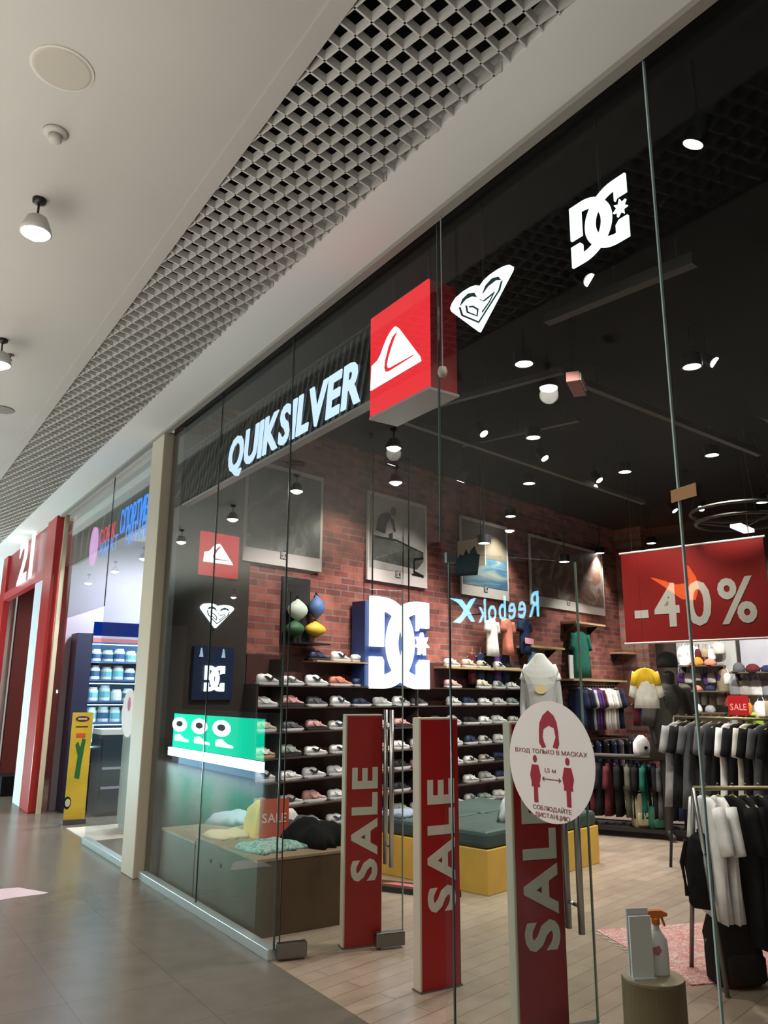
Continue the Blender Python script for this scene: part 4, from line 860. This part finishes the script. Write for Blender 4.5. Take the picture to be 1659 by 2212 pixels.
for i in range(9):
    col = ['black', 'navy', 'black', 'navy', 'dark grey', 'black', 'navy', 'black', 'maroon'][i]
    put('trousers', col, L(rail_s0+.15+i*.24, .42, .98), A+R(50), f'{ORD[i]} pair of dark trousers from the left below the hanging shirts', 'trousers below the wall shirts', w_=.40, h_=.85, d_=.12)
o = thing('wall_rail', 'low dark rail holding trousers below the hanging shirts', 'rail', L(rail_s0, 0, .965), A); MB().tube([(0, -.42, 0), (rail_s1-rail_s0, -.42, 0)], .012, 8).build('bar', DARKM, o); [MB().tube([(x, 0, 0), (x, -.42, 0)], .012, 8).build('arm', DARKM, o) for x in (.02, 1.2, rail_s1-rail_s0-.05)]
# brick pier at the corner
sp, _ = on_wall(1300, 1400, 0)
place(struct('wall_corner', MB().box(0, .28, -.5, 0, 0, SC), BRICK), L(9.0, 0), A)

# ------------------------------------------------------------------ back wall fittings
BS = 9.25; BR = A-R(90)
def bk(px, py, s=BS-.2): return on_back(px, py, s)
t0_, z0_ = bk(1490, 1395); t1_, _ = bk(1560, 1395); t2_, z2_ = bk(1659, 1385)
o = thing('wall_panelling', 'pale grey wall panelling on the back wall below the red banner', 'wall panel', L(BS, t0_-.3, .75), BR)
MB().box(0, t1_-t0_+.45, -.04, 0, 0, 1.75).build('panel', mat('panel_grey', (.42, .42, .40), .6), o)
MB().box(t1_-t0_+.52, t2_-t0_+2.2, -.04, 0, 0, 1.75).build('panel', mat('panel_lilac', (.46, .45, .50), .6), o)
def bshelf(px0, px1, py, label):
    ta, z = bk(px0, py); tb, _ = bk(px1, py); o = thing('wall_shelf', label, 'shelf', L(BS-.04, ta, z-.025), BR, 'shelves on the back wall'); MB().box(0, tb-ta, -.32, 0, 0, .025).build('board', mat('shelf_wood_dark', (.12, .085, .05), .5), o)
    for x in (.06, tb-ta-.06): MB().poly([(0, 0), (-.2, 0), (0, -.12)], 0, .012, T(x, 0, 0, rz=R(90))).build('bracket', DARKM, o)
    return ta, tb, z
rows = [bshelf(1466, 1560, 1438, 'highest dark shelf on the left part of the back wall'), bshelf(1466, 1575, 1492, 'middle dark shelf of caps and bags on the back wall'), bshelf(1466, 1575, 1537, 'lowest dark shelf of small goods on the back wall'), bshelf(1582, 1690, 1452, 'shelf with dark shoes at the right end of the back wall')]
def cap_proto():
    t = thing('cap', 'x', 'cap', (0, 0, 0), BR); MB().lathe([(.09, 0), (.092, .03), (.08, .075), (.05, .105), (.005, .115)], 16).build('crown', mat('cap_cloth', (.5, .5, .5), .8), t, smooth=True)
    MB().loft([[(x, y, z) for x, y in ((-.07, -.05), (-.06, -.12), (0, -.15), (.06, -.12), (.07, -.05), (0, -.04))] for z in (.0, .008)]).build('brim', mat('cap_cloth'), t); return t
cap0 = cap_proto(); palc = ['white', 'tan', 'grey', 'coral', 'off white', 'purple', 'navy', 'olive', 'maroon', 'white', 'orange']
rs = random.Random(5)
for r, (ta, tb, z) in enumerate(rows):
    n = int((tb-ta)/.21)
    for i in range(n):
        col = rs.choice(palc) if r != 3 else rs.choice(['maroon', 'navy', 'dark grey']); sc_ = rs.uniform(.8, 1.15)
        dup(cap0, L(BS-.24, ta+.12+i*.21, z), BR+R(rs.uniform(-25, 25)), f'{col} cap, {ORD[i]} from the left on the {["highest", "middle", "lowest", "right end"][r]} back wall shelf', 'caps on the back wall', {'crown': CM[col], 'brim': CM[col]}, (sc_, sc_, sc_*rs.uniform(.8, 1.3)))
# pegged bags in rows
def bag(label, px, py, col, w_=.22, h_=.26, grp=None):
    t_, z_ = bk(px, py); o = thing('shoulder_bag', label, 'bag', L(BS-.14, t_, z_), BR, grp); R_ = []
    for z, k in ((-h_, .8), (-h_*.9, 1), (-h_*.4, 1), (-h_*.15, .8), (-h_*.05, .4)): R_.append([(w_/2*k*math.cos(a), .05*k*math.sin(a), z) for a in [2*math.pi*i/14 for i in range(14)]])
    MB().loft(R_).build('body', cm(col, CC[col]), o, smooth=True); MB().tube([(-w_*.3, 0, -h_*.2), (-.02, 0, .06), (.02, 0, .06), (w_*.3, 0, -h_*.2)], .006, 5).build('strap', cm(col, CC[col]), o); MB().tube([(0, .10, .06), (0, -.02, .06)], .005, 5).build('peg', DARKM, o); return o
for i, (px, col) in enumerate(((1583, 'grey'), (1606, 'off white'), (1630, 'white'), (1655, 'grey'))): bag(f'{ORD[i]} pale bag from the left hanging in the upper row at the right edge', px, 1466, col, grp='bags pegged on the back wall')
for i, (px, col) in enumerate(((1640, 'white'), (1658, 'tan'))): bag(f'{["white", "tan"][i]} bag in the lower row at the right edge of the back wall', px, 1512, col, grp='bags pegged on the back wall')
rs = random.Random(21)
for r_, (pyy, ztag) in enumerate(((1452, 'upper'), (1502, 'lower'), (1400, 'top'))):
    for i in range(7):
        px = 1470+i*16+rs.uniform(-3, 3); col = rs.choice(['white', 'tan', 'grey', 'off white', 'coral', 'white', 'purple', 'white', 'maroon'])
        if r_ == 2 and i > 4: continue
        bag(f'{ORD[i]} small {col} pouch from the left in the {ztag} row on the back wall', px, pyy, col, rs.uniform(.10, .17), rs.uniform(.14, .22), 'pouches on the back wall')
bag('lime green bag hanging beside the red SALE card on the back wall', 1626, 1536, 'lime', .26, .36); bag('orange bag hanging right of the red SALE card on the back wall', 1612, 1516, 'orange', .14, .22)
bag('yellowish tall bag hanging in the middle of the back wall', 1556, 1442, 'tan', .2, .42); bag('large white bag high on the back wall beside the dark mannequin', 1482, 1392, 'white', .40, .32); bag('white square bag high on the back wall under the banner', 1548, 1386, 'off white', .2, .2)
t_, z_ = bk(1572, 1545, BS-.5); o = thing('sale_card', 'red SALE card on the back wall among the bags', 'sign', L(BS-.45, t_, z_), BR); tb = bk(1612, 1500, BS-.5)[0]
MB().box(0, tb-t_, 0, .01, 0, .30).build('card', RED, o); word('SALE', .10, (tb-t_)*.8, bold=.01, y0=-.003, y1=0, X=T((tb-t_)/2, 0, .13)).build('lettering', mat('card_letter', (.7, .3, .28), .6), o); MB().box(0, tb-t_, .01, .40, -.01, 0).build('foot', DARKM, o)
t_, z_ = bk(1600, 1445); o = thing('grey_poster', 'grey landscape picture panel on the right part of the back wall', 'poster', L(BS-.05, t_, z_+.02), BR); MB().box(0, 1.3, -.02, 0, 0, .55).build('sheet', print_mat('grey_print', ((.35, (.36, .35, .40)), (.65, (.48, .47, .50))), 1.5, .3), o)
# second rack, grey garments
a = at_depth(1462, 1550, 8.0); b = at_depth(1680, 1553, 7.2); d_ = b-a; rz2 = math.atan2(d_.y, d_.x); c2 = (a+b)/2; h2 = c2.z
c2 = Vector((c2.x, c2.y, 0)); bar_rack('long rack of grey and white tops in the middle distance at the right', c2, rz2, 1.1, h2, m_=DARKM)
cols = ['grey', 'black', 'dark grey', 'black', 'dark grey', 'black', 'white', 'black', 'off white', 'black', 'dark grey', 'black']; cnt = {}
for i, col in enumerate(cols):
    cnt[col] = cnt.get(col, 0)+1; put('coat', col, along(c2, rz2, -.50+i*.09, 0, h2+.012), rz2+R(90+random.uniform(-10, 10)), f'{ORD[cnt[col]-1]} {col} top from the left on the middle distance rack', 'tops on the middle distance rack', h_=.80, d_=.07)

# ------------------------------------------------------------------ red -40% banner
sB = 5.0
bt = [on_back(*q, sB) for q in ((1341, 1195), (1352, 1388), (1648, 1160), (1662, 1380))]
ta = (bt[0][0]+bt[1][0])/2; tb = (bt[2][0]+bt[3][0])/2+.02; za = (bt[1][1]+bt[3][1])/2; zb = (bt[0][1]+bt[2][1])/2
o = thing('discount_banner', 'hanging red banner with the pale figure -40%', 'banner', L(sB, ta, za), BR); Wb = tb-ta; Hb = zb-za
MB().box(0, Wb, 0, .012, 0, Hb).build('banner_sheet', mat('banner_red', (.155, .005, .004), .6, spec=.2), o)
for z in (0, Hb): MB().tube([(-.02, .006, z), (Wb+.02, .006, z)], .014, 8).build('edge_rod', mat('rod_white', (.6, .56, .52), .5), o)
for lm in word('-40%', Hb*.46, Wb*.84, bold=.022, y0=-.004, y1=0, gap=.13, X=T(Wb*.50, 0, Hb*.40), each=True): lm.build('figure', mat('banner_figure', (.33, .31, .27), .6), o)
for x in (.15, Wb-.15): MB().tube([(x, .006, Hb), (x, .006, SC-za-.006)], .004, 5).build('wire', DARKM, o)

# ------------------------------------------------------------------ pedestal with spray bottle and leaflets
pp = at_depth(1410, 2108, 3.3); ph_ = pp.z; pr = .128
o = thing('pedestal', 'short round beige wooden pedestal in the doorway at the bottom right', 'pedestal', (pp.x, pp.y, 0)); MB().lathe([(pr, 0), (pr, ph_-.01), (pr-.004, ph_-.004)], 40).build('column', mat('pedestal_beige', (.17, .125, .065), .55, var=.1, scale=5), o, smooth=False)
MB().lathe([(pr-.002, ph_-.004), (pr-.003, ph_)], 40).build('top', mat('pedestal_top', (.33, .28, .19), .5), o)
q = Vector((pp.x+.035, pp.y-.005, ph_)); o = thing('spray_bottle', 'white spray bottle with an orange trigger on the round pedestal', 'bottle', q, R(-35))
R_ = []
for z, k in ((0, .9), (.008, 1), (.10, 1), (.135, .92), (.165, .5), (.18, .32), (.20, .30)): R_.append([(.046*k*math.cos(a), .030*k*math.sin(a), z) for a in [2*math.pi*i/20 for i in range(20)]])
MB().loft(R_).build('body', mat('bottle_white', (.88, .87, .90), .35), o, smooth=True)
MB().lathe([(.017, .195), (.018, .215), (.012, .222)], 14).build('collar', ORANGE, o)
m = MB(); m.poly([(-.045, .225), (-.03, .25), (.02, .252), (.05, .24), (.05, .228), (.02, .222), (.01, .212), (-.012, .212), (-.02, .222)], -.011, .011); m.poly([(.02, .225), (.03, .225), (.042, .19), (.034, .185)], -.006, .006); m.build('trigger', ORANGE, o, bevel=.003)
MB(T(0, -.0295, .09)).poly([(-.028, .02), (.0, .03), (.01, .01), (-.005, -.01), (-.024, -.005)], -.002, .002).build('label_mark', mat('label_pink', (.55, .2, .25), .6), o)
o = thing('leaflet_holder', 'white upright leaflet holder beside the spray bottle on the pedestal', 'leaflet holder', (pp.x-.055, pp.y+.0, ph_), R(-25))
MB().box(-.055, .04, -.012, .0, 0, .24).build('front_sheet', mat('leaflet_white', (.80, .80, .77), .5), o); MB().box(-.055, .04, .012, .022, .0, .265).build('back_sheet', mat('leaflet_back', (.72, .72, .76), .3), o); MB().box(-.058, .043, -.03, .035, 0, .008).build('foot', mat('acrylic'), o)

# ------------------------------------------------------------------ neighbouring shop
NB = 2.50
a, b = on_x(352, 1050, NB), on_x(150, 1190, NB)
zb = on_x(355, 1108, NB).z; zt = on_x(355, 1022, NB).z
nb = thing('shop_sign', 'dark sign board with blue and red lit lettering left of the beige post', 'sign', (NB, 11.9, zb), FRONT)
Ln = 11.9-7.92; MB().box(0, Ln, .03, .07, 0, (zt-zb)).build('board', mat('board_teal', (.01, .022, .025), .3), nb)
MB().box(0, Ln, .03, .05, zt-zb, CEIL-zb-.01).build('upper_reflection', mat('reflection_grey', (.30, .31, .32), .6), nb)  # grey sheet stands in for a reflection above the sign
BLU = glow('blue_light', (.03, .28, 1.0), 1.6); BLU2 = glow('pale_blue_light', (.12, .36, 1.0), 1.1); REDL = glow('red_light', (1, .10, .16), .9)
def nword(txt, c0, c1, m_, hh, dz=0):
    y0 = on_x(*c0, NB).y; y1 = on_x(*c1, NB).y; z = (on_x(*c0, NB).z+on_x(*c1, NB).z)/2
    for lm in word(txt, hh, abs(y0-y1), bold=.0, y0=.018, y1=.024, gap=.12, X=T(11.9-(y0+y1)/2, 0, z-zb), each=True): lm.build('letter', m_, nb)
nword('СПОРТИВНОЕ', (257, 1125), (346, 1078), BLU, .30); nword('ПИТАНИЕ', (268, 1155), (328, 1128), BLU2, .24)
nword('СОРК', (212, 1162), (245, 1142), REDL, .20); nword('MARKT', (212, 1188), (250, 1168), BLU2, .20)
p = on_x(200, 1180, NB); MB(T(11.9-p.y, 0, p.z-zb)).poly(disc(0, 0, .16, 24, .26), 0, .03).build('emblem', glow('emblem_light', (.9, .5, 1), 1.1), nb)
# shelving with lit packages
SHY = NY+.12; xa = on_y(192, 1450, SHY-.3).x
nsx = thing('product_shelving', 'blue shelving with rows of lit pale packages in the neighbouring shop', 'shelving', (xa, SHY, 0), 0)
MB().box(-.22, 0, -.38, 0, 0, 2.45).build('end_column', mat('navy_column', (.006, .010, .035), .4), nsx); MB().box(0, 2.2, -.02, 0, 0, 2.4).build('back_panel', mat('blue_back', (.03, .11, .26), .5), nsx)
MB().box(-.0, .95, -.40, -.36, 2.42, 2.62).build('header', glow('header_blue', (.01, .05, .5), .5), nsx); MB().box(0, 2.2, -.40, -.37, 2.33, 2.38).build('light_strip', glow('strip_pink', (1, .35, .4), 1), nsx)
NZ = [2.06, 1.80, 1.50, 1.20, .92, .62]
for z in NZ: MB().box(0, 2.2, -.36, -.02, z-.025, z).build('shelf', mat('shelf_blue', (.03, .10, .28), .4), nsx); MB().box(0, 2.2, -.345, -.335, z+.235, z+.245).build('light_strip', glow('strip_cyan', (.45, .92, 1), 14), nsx)
pk = thing('package', 'x', 'package', (0, 0, 0), 0); MB().lathe([(.06, 0), (.062, .01), (.062, .14), (.05, .155), (.05, .18), (.005, .182)], 14).build('tub', mat('tub_white', (.80, .90, .92), .4), pk, smooth=False); MB().lathe([(.0635, .04), (.0635, .11)], 14).build('label_band', mat('tub_label', (.15, .5, .6), .5), pk)
rs = random.Random(3)
for r, z in enumerate(NZ[:5]):
    for i in range(10):
        sc_ = rs.uniform(.8, 1.12); dup(pk, (xa+.10+i*.17, SHY-.2, z), 0, f'pale tub, {ORD[i]} from the left on the {ORD[r]} shelf of the neighbouring shop', 'tubs in the neighbouring shop', {'label_band': mat(rs.choice(['tub_label', 'tub_white', 'blue_back']))}, (1.3, 1.3, sc_*1.1))
lamp('neighbour_fill', (xa+1.0, SHY-1.2, 2.6), 70, (.6, .9, 1), radius=.2)  # added bare fill light, brightens the tubs without a fixture
for ch in list(pk.children): bpy.data.objects.remove(ch)
bpy.data.objects.remove(pk)
for x, y in ((3.4, 9.6), (3.5, 11.2), (5.0, 10.6), (4.6, 9.3), (5.8, 11.6)):
    o = thing('recessed_light', 'recessed round light in the pale ceiling of the neighbouring shop', 'ceiling light', (x, y, 3.95), 0, 'neighbour ceiling lights'); MB().lathe([(.10, 0), (.10, -.008), (.09, -.01)], 24).build('rim', WHITE, o); MB().lathe([(.088, -.009), (.088, -.013)], 24).build('lamp_face', LAMPS, o); lamp('recessed_lamp', (0, 0, -.10), 230, (.92, .96, 1), spot=175, radius=.09, parent=o)
# counter
c0 = on_z(252, 1790); o = thing('counter', 'grey green counter with a pale lit top edge in the neighbouring shop', 'counter', (2.98, 9.75, 0), 0)
MB().box(0, 1.0, 0, .55, .08, 1.15).build('body', mat('counter_grey', (.22, .25, .235), .5), o); MB().box(-.02, 1.02, -.03, .58, 1.15, 1.19).build('top', mat('counter_top', (.70, .74, .72), .4), o); MB().box(.02, .98, .02, .53, 0, .08).build('plinth', mat('plinth', (.3, .3, .28), .5), o)
# dark stand under the shelves: low fridge
o = thing('drinks_fridge', 'dark blue glass fronted drinks cabinet beside the yellow banner', 'fridge', (3.0, 11.35, 0), 0)
MB().box(0, .40, 0, .5, .02, 1.05).build('body', mat('fridge_dark', (.012, .02, .05), .3), o); MB().box(.02, .38, -.02, 0, .06, 1.0).build('glass_door', mat('fridge_door', (.02, .04, .06), .1), o)
for z in (.35, .60): MB().box(.03, .37, -.03, -.02, z, z+.03).build('shelf_line', mat('fridge_shelf', (.35, .35, .5), .4), o)
MB().box(.0, .40, 0, .5, 1.05, 1.12).build('top', mat('counter_top'), o)
# yellow roll-up banner
o = thing('rollup_banner', 'tall yellow roll-up banner with a dark oval and a green figure at the neighbour entrance', 'banner', (on_y(139, 1740, 10.9).x, 10.9, 0), R(-4)); e = on_y(146, 1540, 10.9); f_ = on_y(191, 1540, 10.9); w_ = .255
MB().box(0, w_, 0, .004, .05, 1.36).build('sheet', mat('banner_yellow', (.60, .42, .03), .5, var=.18, scale=3), o); MB().box(-.01, w_+.01, -.05, .05, 0, .06).build('base', mat('base_board'), o)
MB(T(w_/2, 0, 1.28)).poly(disc(0, 0, .085, 24, .035), -.004, 0).build('oval_logo', mat('ink_brown', (.05, .02, .015), .5), o); MB(T(w_/2, 0, 1.28)).box(-.055, .055, -.006, -.004, -.01, .01).build('logo_bar', mat('logo_pale', (.6, .55, .5), .5), o)
MB(T(w_/2, 0, .82)).poly([(-.04, -.26), (.02, -.28), (.03, -.1), (.045, .05), (.06, .20), (.02, .22), (-.0, .1), (-.03, .18), (-.06, .14), (-.02, 0)], -.004, 0).build('green_figure', mat('ink_green', (.01, .13, .03), .5), o)
MB(T(w_/2, 0, 1.07)).box(-.06, .05, -.004, 0, -.02, .03).build('red_print', mat('ink_red', (.6, .08, .03), .5), o); MB(T(w_/2, 0, 1.18)).box(-.075, .075, -.004, 0, -.004, .008).build('text_bar', mat('ink_brown'), o)
MB(T(.03, 0, .26)).poly(disc(0, 0, .045, 20, .075), -.004, 0).build('dark_print', mat('ink_dark'), o); MB(T(.035, 0, .26)).poly(disc(0, 0, .03, 20, .05), -.006, -.004).build('pale_print', mat('ink_pale', (.5, .55, .35), .5), o)
# pale door mat
m = poly_slab([(2.47, 10.6), (3.3, 10.6), (3.3, 9.55), (2.47, 9.55)], 0, .006); tag(m.build('door_mat', mat('mat_pale', (.50, .47, .40), .6)), 'pale floor mat inside the neighbour entrance', 'mat')

# ------------------------------------------------------------------ red portal with the number 21
o = thing('red_portal', 'tall glossy red shop portal with the white number 21 at the far left', 'shop portal', (2.30, 16.9, 0), FRONT)
Lp = 16.9-12.15
MB().box(Lp-.62, Lp, 0, .11, 0, CEIL-.002).build('near_pillar', REDP, o, bevel=.01); MB().box(0, .5, 0, .11, 0, CEIL-.002).build('far_pillar', REDP, o, bevel=.01)
MB().box(.5, Lp-.62, .05, .10, 3.42, CEIL-.002).build('lintel', mat('portal_red_deep', (.26, .014, .016), .3), o); MB().box(.5, Lp-.62, .0, .11, 3.30, 3.44).build('lintel_edge', mat('portal_red_light', (.50, .05, .06), .3), o)
xj0, xj1 = 16.9-on_x(51, 1500, 2.33).y, 16.9-on_x(70, 1500, 2.33).y; MB().box(xj0, xj1, .03, .10, 0, 3.3).build('white_jamb', mat('jamb_white', (.70, .72, .76), .4), o); MB().box(xj1, Lp-.62, .03, .08, 3.08, 3.3).build('white_header', mat('jamb_white'), o)
ya, yb = on_x(75, 1200, 2.3), on_x(44, 1225, 2.3); xm = 16.9-(ya.y+yb.y)/2
for lm in word('21', .78, abs(ya.y-yb.y)*1.05, bold=.03, y0=-.03, y1=-.02, gap=.14, X=T(xm, 0, 3.83), each=True): lm.build('numeral', glow('numeral_white', (1, 1, 1), 1.6), o)
MB().box(1.9, 2.6, -.02, .25, 0, .30).build('step_box', BLK, o)
# red interior beyond the portal
o = thing('display_stand', 'orange lit display stand inside the red portal', 'display stand', (3.3, 13.2, 0), 0); MB().box(0, .8, 0, 2.4, 0, 1.6).build('body', mat('stand_red', (.35, .06, .03), .5), o); MB().box(-.05, .85, -.05, 2.45, 1.6, 1.66).build('top', WHITE, o)
for k in range(5): MB().lathe([(.12, 0), (.13, .1), (.08, .22), (.01, .26)], 12, (.1+(k % 2)*.3, .2+k*.4, 1.66)).build('toy', mat('toy_orange', (.7, .2, .04), .5), o)
struct('wall_back', MB().box(2.62, 4.39, 16.7, 16.85, 0, 4.1), mat('side_red_b', (.16, .03, .025), .6))
struct('wall_side', MB().box(4.4, 4.5, 12.6, 17, 0, CEIL), mat('side_red', (.12, .02, .02), .6))
for y in (13.3, 15.0): 
    o = thing('recessed_light', 'recessed round light behind the red portal', 'ceiling light', (3.3, y, 4.1), 0, 'portal shop lights'); MB().lathe([(.09, 0), (.09, -.01)], 20).build('lamp_face', LAMPS, o); lamp('recessed_lamp', (0, 0, -.05), 90, (1, .95, .9), spot=150, radius=.08, parent=o)
struct('ceiling', MB().box(2.45, 4.39, 12.6, 16.85, 4.1, 4.2), WHITE)

# ------------------------------------------------------------------ across the corridor (seen mirrored in the glass)
OX = -6.0; VX = 2*GX-OX
def opp(px, py): p = on_x(px, py, VX); return p.y, p.z
ya, za = opp(1165, 1312); yb, zb = opp(1040, 1310)
o = thing('shop_sign', 'lit pale blue Reebok sign across the corridor, mirrored in the glass', 'sign', (OX+.05, ya, 0), R(90)); hL = .50
for lm in word('Reebok', hL, abs(yb-ya)*1.05, bold=.012, y0=-.006, y1=0, gap=.14, X=T(abs(yb-ya)/2, 0, (za+zb)/2), each=True): lm.build('letter', glow('cyan_sign', (.25, .72, 1), 55), o)
yd, zd = opp(1006, 1315); dx = yd-ya
m = MB(); m.poly([(-.35, -.30), (-.30, -.30), (.10, .12), (.42, .26), (.05, .20), (-.20, -.08)], -.06, 0, T(dx, 0, zd)); m.poly([(-.1, -.02), (.02, -.14), (.30, -.27), (.12, -.30), (-.08, -.16), (-.22, .0), (-.40, .18), (-.28, .16)], -.06, 0, T(dx, 0, zd)); m.build('delta_emblem', glow('cyan_sign'), o)
MB().box(-.3, 3.4, .002, .04, 2.7, 3.95).build('sign_panel', mat('panel_navy_b', (.01, .02, .04), .3), o)
# orange tick
yc, zc_ = opp(1515, 1275); ye, ze = opp(1412, 1238)
o = thing('shop_sign', 'lit orange tick sign across the corridor, mirrored over the red banner', 'sign', (OX+.05, yc, zc_), R(90)); m = MB(); w_ = ye-yc
m.poly([(0, .05), (.10*w_, -.15), (.32*w_, -.12), (w_, .30), (.42*w_, .12), (.24*w_, .12), (.2*w_, .42), (.06*w_, .22)], -.06, 0); m.build('tick', glow('orange_sign', (1, .16, .02), 45), o)
# green screen kiosk in the corridor
KX = -2.0; KV = 2*GX-KX
y0, z0 = [getattr(on_x(372, 1620, KV), q) for q in 'yz']; y1 = on_x(572, 1620, KV).y; z1 = on_x(470, 1547, KV).z; z0 = on_x(470, 1628, KV).z
o = thing('kiosk_screen', 'glowing green screen kiosk with white discs, mirrored in the left glass', 'kiosk', (KX, y1, 0), R(90)); Wk = y0-y1
MB().box(0, Wk, .01, .4, 0, z1+.1).build('kiosk_body', mat('kiosk_grey', (.06, .07, .08), .4), o); MB().box(.05, Wk, 0, .01, z0, z1).build('screen', glow('screen_green', (.0, .85, .50), 6), o)
MB().box(0, Wk*.9, -.01, .01, .0, z0-.20).build('reflection_panel', glow('reflection_ice', (.35, .70, 1), 3.2), o); MB().box(0, Wk+.1, -.06, .0, z0-.20, z0-.02).build('light_strip', glow('strip_ice', (.65, .92, 1), 150), o)  # glow below the strip stands in for its reflection on the floor
for k in range(3): 
    cx = Wk*(.92-.25*k); MB(T(cx, 0, z0+(z1-z0)*.68)).poly(disc(0, 0, Wk*.095, 24, .17), -.004, 0).build('white_disc', glow('screen_white', (.9, 1, 1), 14), o); MB(T(cx, 0, z0+(z1-z0)*.70)).poly(disc(0, 0, Wk*.045, 16, .07), -.006, -.004).build('disc_mark', mat('disc_grey', (.2, .3, .33), .5), o)
    MB(T(cx-.2, 0, z0+(z1-z0)*.28)).poly([(-Wk*.09, -.07), (Wk*.09, -.07), (Wk*.09, .06), (Wk*.03, .09), (-Wk*.03, .0), (-Wk*.09, -.02)], -.004, 0).build('shoe_picture', glow('screen_white'), o)

# remove prototypes
for g in list(G0.values())+[cap0]:
    for ch in list(g.children): bpy.data.objects.remove(ch)
    bpy.data.objects.remove(g)
